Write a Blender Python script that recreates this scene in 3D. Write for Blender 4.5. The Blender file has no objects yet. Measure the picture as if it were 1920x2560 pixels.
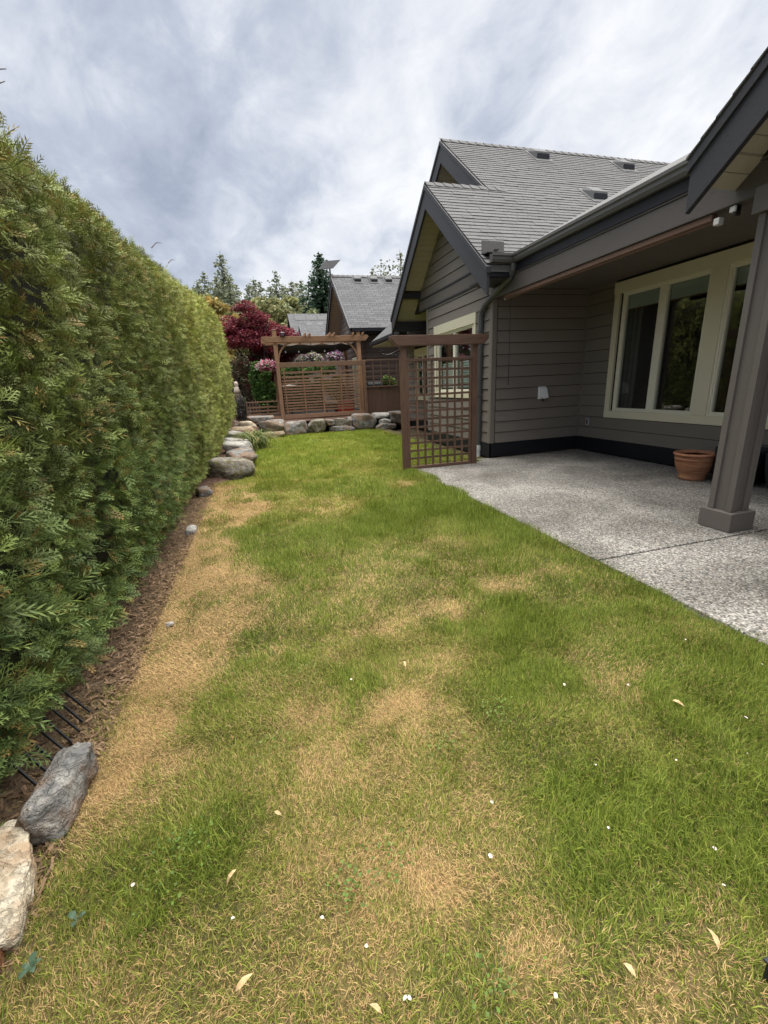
import bpy, bmesh, math, random
import numpy as np
from mathutils import Vector, Matrix, Euler

random.seed(7)
RNG = np.random.default_rng(11)
R = math.radians
scene = bpy.context.scene
COL = scene.collection

# ------------------------------------------------------------------ camera
CAM_H = 1.5
def cam_setup():
    p, r, yw = R(-16.52), R(2.77), R(15.26)
    f = Vector((math.sin(yw) * math.cos(p), math.cos(yw) * math.cos(p), math.sin(p)))
    x = Vector((math.cos(yw), -math.sin(yw), 0))
    y = f.cross(x)                       # image down
    x2 = x * math.cos(r) + y * math.sin(r)
    y2 = -x * math.sin(r) + y * math.cos(r)
    m = Matrix((x2, -y2, -f)).transposed().to_4x4()
    m.translation = Vector((0, 0, CAM_H))
    cd = bpy.data.cameras.new('camera')
    cd.sensor_fit = 'VERTICAL'
    cd.sensor_height = 24.0
    cd.lens = 24.0 * 1066.95 / 2560.0
    cd.clip_start = 0.05
    cd.clip_end = 2000
    co = bpy.data.objects.new('camera', cd)
    co.matrix_world = m
    COL.objects.link(co)
    scene.camera = co
cam_setup()

# ------------------------------------------------------------------ sky and sun
SUN_AZ, SUN_EL = R(40), R(80)            # azimuth from +Y towards +X
def world_setup():
    w = bpy.data.worlds.new('World')
    scene.world = w
    w.use_nodes = True
    nt = w.node_tree
    N, L = nt.nodes, nt.links
    N.clear()
    out = N.new('ShaderNodeOutputWorld')
    bg = N.new('ShaderNodeBackground')
    L.new(bg.outputs[0], out.inputs[0])
    sky = N.new('ShaderNodeTexSky')
    sky.sky_type = 'NISHITA'
    sky.sun_disc = False
    sky.sun_elevation = SUN_EL
    sky.sun_rotation = SUN_AZ
    sc = N.new('ShaderNodeVectorMath'); sc.operation = 'SCALE'
    sc.inputs['Scale'].default_value = 0.12
    L.new(sky.outputs[0], sc.inputs[0])
    tc = N.new('ShaderNodeTexCoord')
    sep = N.new('ShaderNodeSeparateXYZ')
    L.new(tc.outputs['Generated'], sep.inputs[0])
    def math_(op, a, b=None, c=None):
        n = N.new('ShaderNodeMath'); n.operation = op
        for i, v in enumerate((a, b, c)):
            if v is None: continue
            if isinstance(v, (int, float)): n.inputs[i].default_value = v
            else: L.new(v, n.inputs[i])
        return n.outputs[0]
    zc = math_('MAXIMUM', sep.outputs[2], 0.0)
    den = math_('ADD', zc, 0.42)
    u = math_('DIVIDE', sep.outputs[0], den)
    v = math_('DIVIDE', sep.outputs[1], den)
    cmb = N.new('ShaderNodeCombineXYZ')
    L.new(u, cmb.inputs[0]); L.new(v, cmb.inputs[1])
    def noise(scale, detail, rough, dist, off):
        mp = N.new('ShaderNodeMapping')
        mp.inputs['Location'].default_value = off
        mp.inputs['Rotation'].default_value = (0, 0, 0.5)
        mp.inputs['Scale'].default_value = (1.0, 0.80, 1.0)
        L.new(cmb.outputs[0], mp.inputs[0])
        n = N.new('ShaderNodeTexNoise')
        n.inputs['Scale'].default_value = scale
        n.inputs['Detail'].default_value = detail
        n.inputs['Roughness'].default_value = rough
        n.inputs['Distortion'].default_value = dist
        L.new(mp.outputs[0], n.inputs['Vector'])
        return n.outputs[0]
    n1 = noise(1.9, 5, 0.52, 0.2, (3.1, 1.7, 0))
    n2 = noise(6.4, 7, 0.62, 0.35, (0.4, 5.2, 2))
    mixn = math_('ADD', math_('MULTIPLY', n1, 0.60), math_('MULTIPLY', n2, 0.40))
    # brighter cloud where the veiled sun stands
    d = Vector((0.69, 0.66, 0.36)).normalized()
    dot = N.new('ShaderNodeVectorMath'); dot.operation = 'DOT_PRODUCT'
    L.new(tc.outputs['Generated'], dot.inputs[0]); dot.inputs[1].default_value = d
    glow = math_('POWER', math_('MAXIMUM', dot.outputs['Value'], 0.0), 9.0)
    val = math_('ADD', mixn, math_('MULTIPLY', glow, 0.10))
    ramp = N.new('ShaderNodeValToRGB')
    e = ramp.color_ramp.elements
    e[0].position = 0.37; e[0].color = (0.275, 0.310, 0.385, 1)
    e[1].position = 0.665; e[1].color = (0.70, 0.705, 0.715, 1)
    a = ramp.color_ramp.elements.new(0.475); a.color = (0.390, 0.425, 0.495, 1)
    b = ramp.color_ramp.elements.new(0.565); b.color = (0.560, 0.580, 0.625, 1)
    L.new(val, ramp.inputs[0])
    mx = N.new('ShaderNodeMix'); mx.data_type = 'RGBA'
    mx.inputs['Factor'].default_value = 0.93
    L.new(sc.outputs[0], mx.inputs[6]); L.new(ramp.outputs[0], mx.inputs[7])
    L.new(mx.outputs[2], bg.inputs[0])
    bg.inputs[1].default_value = 0.225
    sd = bpy.data.lights.new('sun', 'SUN')
    sd.energy = 1.5
    sd.angle = R(85)
    sd.color = (1.0, 0.955, 0.88)
    so = bpy.data.objects.new('sun', sd)
    dirv = Vector((math.sin(SUN_AZ) * math.cos(SUN_EL), math.cos(SUN_AZ) * math.cos(SUN_EL), math.sin(SUN_EL)))
    so.rotation_euler = dirv.to_track_quat('Z', 'Y').to_euler()
    so.location = dirv * 60
    COL.objects.link(so)
world_setup()
vs = scene.view_settings
vs.view_transform = 'Standard'
vs.look = 'None'
vs.gamma = 1.0
vs.exposure = 2.68
vs.use_curve_mapping = False

# ------------------------------------------------------------------ materials
class NT:
    def __init__(self, name):
        self.m = bpy.data.materials.new(name)
        self.m.use_nodes = True
        self.t = self.m.node_tree
        self.N, self.L = self.t.nodes, self.t.links
        self.b = self.N['Principled BSDF']
        self.b.inputs['Specular IOR Level'].default_value = 0.3
        g = self.N.new('ShaderNodeNewGeometry')
        self.pos = g.outputs['Position']
    def set(self, sock, v):
        if isinstance(v, (int, float, tuple, list)): sock.default_value = v
        else: self.L.new(v, sock)
    def map(self, scale=(1, 1, 1), rot=(0, 0, 0), src=None):
        n = self.N.new('ShaderNodeMapping')
        n.inputs['Scale'].default_value = scale; n.inputs['Rotation'].default_value = rot
        self.L.new(src or self.pos, n.inputs[0])
        return n.outputs[0]
    def noise(self, scale, detail=3, rough=0.55, vec=None, dist=0.0):
        n = self.N.new('ShaderNodeTexNoise')
        n.inputs['Scale'].default_value = scale; n.inputs['Detail'].default_value = detail
        n.inputs['Roughness'].default_value = rough; n.inputs['Distortion'].default_value = dist
        self.L.new(vec or self.pos, n.inputs['Vector'])
        return n.outputs[0]
    def voronoi(self, scale, feature='F1', vec=None, out='Distance', rnd=1.0):
        n = self.N.new('ShaderNodeTexVoronoi'); n.feature = feature
        n.inputs['Scale'].default_value = scale; n.inputs['Randomness'].default_value = rnd
        self.L.new(vec or self.pos, n.inputs['Vector'])
        return n.outputs[out]
    def ramp(self, fac, stops, interp='LINEAR'):
        n = self.N.new('ShaderNodeValToRGB')
        cr = n.color_ramp; cr.interpolation = interp
        while len(cr.elements) < len(stops): cr.elements.new(0.5)
        for el, (p, c) in zip(cr.elements, stops):
            el.position = p; el.color = (*c, 1) if len(c) == 3 else c
        self.L.new(fac, n.inputs[0])
        return n.outputs[0]
    def mix(self, fac, a, b, blend='MIX'):
        n = self.N.new('ShaderNodeMix'); n.data_type = 'RGBA'; n.blend_type = blend
        n.clamp_factor = True
        self.set(n.inputs['Factor'], fac)
        for s, v in ((n.inputs[6], a), (n.inputs[7], b)):
            self.set(s, (*v, 1) if isinstance(v, tuple) and len(v) == 3 else v)
        return n.outputs[2]
    def math(self, op, a, b=0.0):
        n = self.N.new('ShaderNodeMath'); n.operation = op
        self.set(n.inputs[0], a); self.set(n.inputs[1], b)
        return n.outputs[0]
    def attr(self, name, out='Color'):
        n = self.N.new('ShaderNodeAttribute'); n.attribute_name = name
        return n.outputs[out]
    def rand(self):
        n = self.N.new('ShaderNodeObjectInfo')
        return n.outputs['Random']
    def bump(self, h, strength=0.3, dist=0.01):
        n = self.N.new('ShaderNodeBump')
        n.inputs['Strength'].default_value = strength; n.inputs['Distance'].default_value = dist
        self.L.new(h, n.inputs['Height'])
        self.L.new(n.outputs[0], self.b.inputs['Normal'])
    def color(self, c):
        self.set(self.b.inputs['Base Color'], (*c, 1) if isinstance(c, tuple) and len(c) == 3 else c)
        return self
    def rough(self, r):
        self.set(self.b.inputs['Roughness'], r); return self

def lerp3(c, k): return tuple(min(1.0, max(0.0, v * k)) for v in c)
MAT = {}
def paint(name, c, rough=0.55, var=0.12, grain=(3, 3, 40), bump=0.15, dirt=0.15, piece=0.06):
    t = NT(name)
    n = t.noise(1.3, 4); g = t.noise(6, 5, 0.65, t.map(grain))
    col = t.mix(n, lerp3(c, 1 - var), lerp3(c, 1 + var))
    col = t.mix(t.math('MULTIPLY', t.math('GREATER_THAN', g, 0.60), dirt), col, lerp3(c, 0.62))
    rv = t.mix(t.rand(), (1 - piece,) * 3, (1 + piece,) * 3)
    col = t.mix(1.0, col, rv, 'MULTIPLY')
    t.color(col); t.rough(t.math('ADD', t.math('MULTIPLY', g, 0.25), rough - 0.12))
    t.bump(g, bump, 0.004)
    MAT[name] = t.m
    return t.m
paint('siding', (0.196, 0.174, 0.152), 0.6, 0.10, (2, 2, 26), 0.22)
paint('lap_shadow_back', (0.030, 0.025, 0.022), 0.8)  # dark wall behind the boards, paints shadow lines into their gaps
paint('band', (0.138, 0.122, 0.112), 0.6, 0.10, (2, 2, 26), 0.22)
paint('beam_paint', (0.108, 0.096, 0.090), 0.55, 0.14, (8, 1.5, 14), 0.3, 0.25)
paint('post_paint', (0.130, 0.117, 0.106), 0.5, 0.12, (18, 18, 1.2), 0.25, 0.2)
paint('charcoal', (0.036, 0.036, 0.041), 0.5, 0.22, (2, 9, 9), 0.45, 0.4)
paint('black_trim', (0.012, 0.013, 0.017), 0.5, 0.2, (2, 2, 9), 0.15, 0.0)
paint('cream', (0.690, 0.650, 0.490), 0.5, 0.05, (5, 5, 5), 0.12, 0.10, 0.02)
paint('vinyl', (0.760, 0.730, 0.600), 0.4, 0.04, (4, 4, 4), 0.05, 0.08, 0.01)
paint('soffit_vinyl', (0.450, 0.410, 0.318), 0.5, 0.06, (3, 3, 3), 0.05, 0.1, 0.02)
paint('gutter_metal', (0.100, 0.098, 0.094), 0.38, 0.12, (3, 1, 20), 0.08, 0.2)
paint('spout_metal', (0.105, 0.108, 0.110), 0.4, 0.15, (20, 20, 2), 0.1, 0.2)
paint('white_plastic', (0.74, 0.75, 0.76), 0.4, 0.03, (4, 4, 4), 0.03, 0.05)
paint('grey_plastic', (0.30, 0.31, 0.33), 0.45, 0.06)
paint('dark_plastic', (0.035, 0.032, 0.030), 0.5, 0.1)
paint('black_iron', (0.012, 0.012, 0.013), 0.45, 0.2, piece=0.0)
paint('black_pot', (0.022, 0.026, 0.030), 0.55, 0.18, (6, 6, 6), 0.1, 0.3)
paint('red_plastic', (0.35, 0.035, 0.02), 0.4, 0.05)
paint('blind', (0.62, 0.66, 0.63), 0.7, 0.03)
paint('blind_bar', (0.20, 0.11, 0.06), 0.6, 0.05)
paint('canopy_cloth', (0.070, 0.066, 0.064), 0.85, 0.15, (3, 3, 3), 0.1)
paint('cloth_edge', (0.62, 0.55, 0.50), 0.85, 0.08)
paint('cushion', (0.55, 0.53, 0.50), 0.85, 0.05)
paint('room_wall', (0.16, 0.15, 0.14), 0.9, 0.05)
paint('room_dark', (0.035, 0.030, 0.027), 0.8, 0.1)
paint('brown_wall', (0.075, 0.053, 0.045), 0.6, 0.1, (2, 2, 26), 0.2)
paint('deck_brown', (0.150, 0.095, 0.068), 0.6, 0.12, (14, 14, 1.5), 0.3, 0.3)
paint('fence_dark', (0.060, 0.045, 0.036), 0.8, 0.2, (12, 12, 1.5), 0.3, 0.3)
paint('deck_shaded', (0.020, 0.015, 0.012), 0.7, 0.15)  # deck colour darkened to hold the shade under the canopy
paint('shade_fabric', (0.155, 0.095, 0.070), 0.85, 0.15, (30, 30, 30), 0.4, 0.4)
paint('statue', (0.50, 0.42, 0.36), 0.8, 0.2, (9, 9, 9), 0.3, 0.4)
paint('steel', (0.62, 0.62, 0.60), 0.3, 0.05)
paint('metal_grey', (0.12, 0.122, 0.125), 0.85, 0.1)

def wood(name, c, dark, axis, rough=0.6):
    t = NT(name)
    s = {'x': (1.2, 16, 16), 'y': (16, 1.2, 16), 'z': (16, 16, 1.2)}[axis]
    g = t.noise(3.2, 6, 0.65, t.map(s), 0.6)
    n = t.noise(2.2, 3)
    col = t.ramp(g, [(0.30, dark), (0.52, c), (0.72, lerp3(c, 1.32))])
    col = t.mix(t.math('MULTIPLY', n, 0.55), col, lerp3(dark, 1.2))
    col = t.mix(1.0, col, t.mix(t.rand(), (0.78,) * 3, (1.2,) * 3), 'MULTIPLY')
    t.color(col).rough(rough); t.bump(g, 0.35, 0.003)
    MAT[name] = t.m
for ax in 'xyz':
    wood('stain_' + ax, (0.135, 0.078, 0.053), (0.065, 0.039, 0.029), ax)
    wood('cedar_' + ax, (0.33, 0.19, 0.105), (0.17, 0.098, 0.058), ax)
    wood('fence_' + ax, (0.275, 0.165, 0.105), (0.150, 0.092, 0.062), ax)

def shingle_mat(name, c, pattern):
    t = NT(name)
    sp = t.noise(140, 2, 0.7); n = t.noise(1.1, 3)
    col = t.ramp(sp, [(0.36, lerp3(c, 0.60)), (0.52, c), (0.68, lerp3(c, 1.45))])
    col = t.mix(1.0, col, t.mix(n, (0.86,) * 3, (1.12,) * 3), 'MULTIPLY')
    if pattern:
        br = t.N.new('ShaderNodeTexBrick')
        br.offset = 0.37; br.squash = 1.0
        br.inputs['Scale'].default_value = 1.0
        br.inputs['Brick Width'].default_value = 0.36; br.inputs['Row Height'].default_value = 0.145
        br.inputs['Mortar Size'].default_value = 0.012; br.inputs['Mortar Smooth'].default_value = 0.3
        br.inputs['Color1'].default_value = (0.80, 0.80, 0.80, 1); br.inputs['Color2'].default_value = (1.14, 1.14, 1.14, 1)
        br.inputs['Mortar'].default_value = (0.35, 0.35, 0.36, 1)
        sx = t.N.new('ShaderNodeSeparateXYZ'); t.L.new(t.pos, sx.inputs[0])
        cm = t.N.new('ShaderNodeCombineXYZ')
        t.L.new(sx.outputs[0], cm.inputs[0])
        t.L.new(t.math('MULTIPLY', sx.outputs[1], 1.28), cm.inputs[1])
        t.L.new(cm.outputs[0], br.inputs['Vector'])
        col = t.mix(1.0, col, br.outputs['Color'], 'MULTIPLY')
    else:
        col = t.mix(1.0, col, t.mix(t.rand(), (0.90,) * 3, (1.08,) * 3), 'MULTIPLY')
    t.color(col).rough(0.9); t.bump(sp, 0.5, 0.004)
    MAT[name] = t.m
shingle_mat('shingle', (0.122, 0.122, 0.123), False)
shingle_mat('shingle_far', (0.112, 0.115, 0.122), True)

def glass_mat():
    m = bpy.data.materials.new('glass'); m.use_nodes = True
    t = m.node_tree; N, L = t.nodes, t.links; N.clear()
    o = N.new('ShaderNodeOutputMaterial'); mx = N.new('ShaderNodeMixShader')
    fr = N.new('ShaderNodeFresnel'); fr.inputs[0].default_value = 1.85
    tr = N.new('ShaderNodeBsdfTransparent'); tr.inputs[0].default_value = (0.80, 0.83, 0.82, 1)
    gl = N.new('ShaderNodeBsdfGlossy'); gl.inputs['Roughness'].default_value = 0.012
    gl.inputs['Color'].default_value = (1, 1, 1, 1)
    ge = N.new('ShaderNodeNewGeometry'); inv = N.new('ShaderNodeMath'); inv.operation = 'SUBTRACT'; inv.inputs[0].default_value = 1.0
    L.new(ge.outputs['Backfacing'], inv.inputs[1]); mu = N.new('ShaderNodeMath'); mu.operation = 'MULTIPLY'
    L.new(fr.outputs[0], mu.inputs[0]); L.new(inv.outputs[0], mu.inputs[1])
    L.new(mu.outputs[0], mx.inputs[0]); L.new(tr.outputs[0], mx.inputs[1]); L.new(gl.outputs[0], mx.inputs[2])
    L.new(mx.outputs[0], o.inputs[0])
    MAT['glass'] = m
glass_mat()

def patio_mat():
    t = NT('aggregate')
    vc = t.voronoi(78, 'F1', out='Color'); vd = t.voronoi(78, 'F1')
    sx = t.N.new('ShaderNodeSeparateColor'); t.L.new(vc, sx.inputs[0])
    peb = t.ramp(sx.outputs[0], [(0.0, (0.085, 0.083, 0.08)), (0.20, (0.16, 0.153, 0.145)), (0.40, (0.28, 0.27, 0.25)),
                                 (0.60, (0.37, 0.355, 0.33)), (0.82, (0.50, 0.49, 0.465)), (0.93, (0.30, 0.25, 0.20))], 'CONSTANT')
    grout = t.ramp(vd, [(0.0, (0, 0, 0)), (0.55, (0, 0, 0)), (0.80, (1, 1, 1))])
    col = t.mix(grout, peb, (0.21, 0.20, 0.185))
    st = t.noise(0.9, 5, 0.6, dist=0.6)
    col = t.mix(1.0, col, t.ramp(st, [(0.34, (0.50, 0.49, 0.47)), (0.50, (0.80, 0.79, 0.77)), (0.64, (1.10, 1.09, 1.07))]), 'MULTIPLY')
    t.color(col).rough(0.8); t.bump(t.math('SUBTRACT', 1.0, vd), 0.5, 0.006)
    MAT['aggregate'] = t.m
patio_mat()

def soil_mat(name, a, b, c, scale, chips=True):
    t = NT(name)
    n = t.noise(scale, 5, 0.7)
    v = t.voronoi(scale * 1.6, out='Color')
    sx = t.N.new('ShaderNodeSeparateColor'); t.L.new(v, sx.inputs[0])
    col = t.ramp(n, [(0.3, a), (0.5, b), (0.7, c)])
    if chips: col = t.mix(t.math('MULTIPLY', t.math('GREATER_THAN', sx.outputs[0], 0.86), 0.7), col, lerp3(c, 1.5))
    t.color(col).rough(0.95); t.bump(n, 0.8, 0.02)
    MAT[name] = t.m
soil_mat('mulch', (0.030, 0.016, 0.011), (0.085, 0.048, 0.034), (0.170, 0.105, 0.075), 34)
soil_mat('earth', (0.03, 0.022, 0.014), (0.07, 0.05, 0.03), (0.12, 0.10, 0.05), 10, False)
soil_mat('pot_soil', (0.06, 0.035, 0.025), (0.15, 0.10, 0.075), (0.30, 0.24, 0.19), 40)

def attr_mat(name, trans=0.25, rough=0.55, spec=0.25, noise_amt=0.0):
    t = NT(name)
    c = t.attr('Col')
    t.color(c).rough(rough)
    t.b.inputs['Specular IOR Level'].default_value = spec
    o = [n for n in t.N if n.type == 'OUTPUT_MATERIAL'][0]
    tl = t.N.new('ShaderNodeBsdfTranslucent'); t.L.new(c, tl.inputs[0])
    mx = t.N.new('ShaderNodeMixShader'); mx.inputs[0].default_value = trans
    t.L.new(t.b.outputs[0], mx.inputs[1]); t.L.new(tl.outputs[0], mx.inputs[2])
    t.L.new(mx.outputs[0], o.inputs[0])
    MAT[name] = t.m
attr_mat('leaf', 0.3); attr_mat('blade', 0.2, 0.6, 0.2); attr_mat('needle', 0.08, 0.6, 0.2)
attr_mat('petal', 0.3, 0.7, 0.1)
def lawn_soil():
    t = NT('lawn_soil')
    n = t.noise(60, 4, 0.75); c = t.attr('Col')
    t.color(t.mix(1.0, c, t.ramp(n, [(0.3, (0.30, 0.28, 0.25)), (0.55, (0.72, 0.72, 0.70)), (0.75, (1.05, 1.05, 1.0))]), 'MULTIPLY')).rough(0.95)
    t.bump(n, 0.9, 0.02)
    MAT['lawn_soil'] = t.m
lawn_soil()
def bark(name, a, b):
    t = NT(name)
    n = t.noise(9, 5, 0.7, t.map((1, 1, 0.25)))
    t.color(t.ramp(n, [(0.3, a), (0.7, b)])).rough(0.9); t.bump(n, 0.8, 0.02)
    MAT[name] = t.m
bark('bark', (0.035, 0.025, 0.018), (0.13, 0.10, 0.075))
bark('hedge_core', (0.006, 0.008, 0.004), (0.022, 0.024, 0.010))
def rock_mat(name, a, b, c, stain=None, scale=5.0, moss=None):
    t = NT(name)
    n = t.noise(scale, 6, 0.65, dist=0.25); f = t.noise(scale * 7, 4, 0.7)
    k = t.noise(scale * 1.6, 5, 0.6, t.map((1, 1.7, 2.4), (0.5, 0.3, 0.8)), 0.25)
    v = t.math('ABSOLUTE', t.math('SUBTRACT', k, 0.5))
    col = t.ramp(n, [(0.30, a), (0.50, b), (0.68, c)])
    col = t.mix(1.0, col, t.ramp(f, [(0.3, (0.62,) * 3), (0.65, (1.15,) * 3)]), 'MULTIPLY')
    if stain: col = t.mix(t.ramp(t.noise(scale * 0.6, 3, 0.6), [(0.46, (0, 0, 0)), (0.58, (0.8,) * 3)]), col, stain)
    if moss: col = t.mix(t.ramp(t.noise(scale * 2.4, 4, 0.65), [(0.50, (0, 0, 0)), (0.60, (0.85,) * 3)]), col, moss)
    t.color(col).rough(0.85)
    h = t.math('ADD', t.math('MULTIPLY', n, 1.4), t.math('ADD', t.math('MULTIPLY', f, 0.35), t.math('MULTIPLY', t.math('MINIMUM', v, 0.05), 7.0)))
    t.bump(h, 0.75, 0.03)
    MAT[name] = t.m
rock_mat('rock_grey', (0.10, 0.10, 0.105), (0.21, 0.205, 0.20), (0.38, 0.37, 0.35), (0.20, 0.135, 0.085), 6)
rock_mat('rock_slate', (0.11, 0.113, 0.115), (0.245, 0.24, 0.23), (0.46, 0.44, 0.395), (0.24, 0.145, 0.085), 7)
rock_mat('rock_pale', (0.34, 0.29, 0.21), (0.56, 0.49, 0.37), (0.76, 0.70, 0.56), (0.42, 0.29, 0.18), 8)
rock_mat('rock_mossy', (0.13, 0.12, 0.11), (0.24, 0.22, 0.19), (0.42, 0.39, 0.34), None, 6, (0.125, 0.105, 0.02))
rock_mat('rock_tan', (0.22, 0.17, 0.12), (0.36, 0.29, 0.20), (0.52, 0.46, 0.36), (0.30, 0.20, 0.12), 7)
rock_mat('rock_white', (0.27, 0.262, 0.245), (0.42, 0.405, 0.37), (0.60, 0.58, 0.53), None, 7)
rock_mat('rust_wood', (0.07, 0.025, 0.012), (0.19, 0.075, 0.035), (0.30, 0.14, 0.07), None, 14)
def terracotta():
    t = NT('terracotta')
    n = t.noise(7, 5, 0.65, t.map((0.6, 0.6, 7)), 0.5); f = t.noise(4, 3)
    col = t.ramp(n, [(0.28, (0.15, 0.060, 0.032)), (0.45, (0.33, 0.150, 0.078)), (0.60, (0.40, 0.215, 0.118)), (0.75, (0.50, 0.36, 0.22))])
    col = t.mix(t.math('MULTIPLY', f, 0.5), col, (0.36, 0.155, 0.085))
    t.color(col).rough(0.75); t.bump(n, 0.15, 0.004)
    MAT['terracotta'] = t.m
    t = NT('terracotta_rim'); n = t.noise(12, 4)
    t.color(t.ramp(n, [(0.3, (0.33, 0.135, 0.07)), (0.7, (0.50, 0.24, 0.14))])).rough(0.75); t.bump(n, 0.1, 0.003)
    MAT['terracotta_rim'] = t.m
terracotta()

# ------------------------------------------------------------------ builders
class MB:
    def __init__(self): self.v, self.f = [], []
    def add(self, vs_, fs):
        o = len(self.v); self.v += [tuple(p) for p in vs_]
        self.f += [tuple(i + o for i in q) for q in fs]; return self
    def box(self, x0, x1, y0, y1, z0, z1):
        return self.add([(x0, y0, z0), (x1, y0, z0), (x1, y1, z0), (x0, y1, z0), (x0, y0, z1), (x1, y0, z1), (x1, y1, z1), (x0, y1, z1)],
                        [(0, 3, 2, 1), (4, 5, 6, 7), (0, 1, 5, 4), (1, 2, 6, 5), (2, 3, 7, 6), (3, 0, 4, 7)])
    def prism(self, poly, axis, a, b):
        n = len(poly)
        def pt(p, t): return {'x': (t, p[0], p[1]), 'y': (p[0], t, p[1]), 'z': (p[0], p[1], t)}[axis]
        vs_ = [pt(p, a) for p in poly] + [pt(p, b) for p in poly]
        fs = [tuple(range(n - 1, -1, -1)), tuple(range(n, 2 * n))] + [(i, (i + 1) % n, n + (i + 1) % n, n + i) for i in range(n)]
        return self.add(vs_, fs)
    def tube(self, pts, r, seg=8, flat=None):
        pts = [Vector(p) for p in pts]; rs = r if isinstance(r, (list, tuple)) else [r] * len(pts)
        rings = []
        for i, p in enumerate(pts):
            t = (pts[min(i + 1, len(pts) - 1)] - pts[max(i - 1, 0)]).normalized()
            u = t.cross(Vector((0, 0, 1)))
            if u.length < 1e-3: u = Vector((1, 0, 0))
            u.normalize(); w = t.cross(u)
            ring = []
            for k in range(seg):
                a = 2 * math.pi * (k + 0.5) / seg
                ring.append(p + (u * math.cos(a) + w * math.sin(a)) * rs[i])
            rings.append(ring)
        vs_ = [q for ring in rings for q in ring]; fs = []
        for i in range(len(pts) - 1):
            for k in range(seg):
                a, b = i * seg + k, i * seg + (k + 1) % seg
                fs.append((a, b, b + seg, a + seg))
        fs.append(tuple(range(seg - 1, -1, -1))); fs.append(tuple(len(vs_) - seg + k for k in range(seg)))
        return self.add(vs_, fs)
    def lathe(self, prof, c, seg=32):
        vs_, fs = [], []
        for (r, z) in prof:
            for k in range(seg):
                a = 2 * math.pi * k / seg
                vs_.append((c[0] + r * math.cos(a), c[1] + r * math.sin(a), c[2] + z))
        for i in range(len(prof) - 1):
            for k in range(seg):
                a, b = i * seg + k, i * seg + (k + 1) % seg
                fs.append((a, b, b + seg, a + seg))
        fs.append(tuple(range(seg - 1, -1, -1))); fs.append(tuple((len(prof) - 1) * seg + k for k in range(seg)))
        return self.add(vs_, fs)
    def build(self, name, mat, parent=None, bevel=0.0, smooth=False):
        me = bpy.data.meshes.new(name)
        off = world_loc(parent)
        me.from_pydata([(x - off[0], y - off[1], z - off[2]) for x, y, z in self.v], [], self.f)
        bm = bmesh.new(); bm.from_mesh(me); bmesh.ops.recalc_face_normals(bm, faces=bm.faces); bm.to_mesh(me); bm.free()
        return link(name, me, mat, parent, bevel, smooth)
def world_loc(o):
    p = Vector((0, 0, 0))
    while o is not None: p += o.location; o = o.parent
    return p
def link(name, me, mat, parent=None, bevel=0.0, smooth=False):
    o = bpy.data.objects.new(name, me)
    if mat: me.materials.append(MAT[mat])
    COL.objects.link(o); o.parent = parent
    if smooth: me.polygons.foreach_set('use_smooth', [True] * len(me.polygons))
    if bevel:
        b = o.modifiers.new('edge', 'BEVEL'); b.width = bevel; b.segments = 2; b.limit_method = 'ANGLE'
    return o
def tag(o, label, cat, group=None, kind=None):
    o['label'] = label
    if cat: o['category'] = cat
    if group: o['group'] = group
    if kind: o['kind'] = kind
    return o
def thing(name, label, cat, loc=(0, 0, 0), group=None):
    o = bpy.data.objects.new(name, None); o.empty_display_size = 0.1
    o.location = loc; COL.objects.link(o)
    return tag(o, label, cat, group)
def fast_mesh(name, V, T, mat, parent=None, col=None, smooth=False):
    """numpy verts (n,3), tris (m,3), optional per-vertex colour (n,3)"""
    off = world_loc(parent)
    V = np.asarray(V, dtype=np.float32) - np.array(off, dtype=np.float32)
    T = np.asarray(T, dtype=np.int32)
    me = bpy.data.meshes.new(name)
    me.vertices.add(len(V)); me.vertices.foreach_set('co', V.ravel())
    me.loops.add(T.size); me.loops.foreach_set('vertex_index', T.ravel())
    me.polygons.add(len(T)); me.polygons.foreach_set('loop_start', np.arange(0, T.size, 3, dtype=np.int32))
    me.update(calc_edges=True); me.validate()
    if col is not None:
        a = me.attributes.new('Col', 'FLOAT_COLOR', 'POINT')
        c4 = np.ones((len(V), 4), dtype=np.float32); c4[:, :3] = col
        a.data.foreach_set('color', c4.ravel())
    return link(name, me, mat, parent, 0, smooth)

# value noise in numpy
_perm = np.random.default_rng(5).random((64, 64, 64))
def vnoise(p):
    p = np.asarray(p, dtype=float); i = np.floor(p).astype(int); f = p - i; f = f * f * (3 - 2 * f)
    r = 0
    for dx in (0, 1):
        for dy in (0, 1):
            for dz in (0, 1):
                w = (f[:, 0] if dx else 1 - f[:, 0]) * (f[:, 1] if dy else 1 - f[:, 1]) * (f[:, 2] if dz else 1 - f[:, 2])
                r = r + w * _perm[(i[:, 0] + dx) % 64, (i[:, 1] + dy) % 64, (i[:, 2] + dz) % 64]
    return r
def fbm(p, o=4):
    p = np.asarray(p, dtype=float); s = 0; a = 0.5; t = 0
    for _ in range(o): s = s + a * vnoise(p); t += a; a *= 0.5; p = p * 2.03 + 7.3
    return s / t
def xy0(x, y, s, seed=0.0): return np.stack([x * s, y * s, np.full_like(x, seed)], 1)
def sstep(a, b, x): t = np.clip((x - a) / (b - a), 0, 1); return t * t * (3 - 2 * t)

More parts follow.
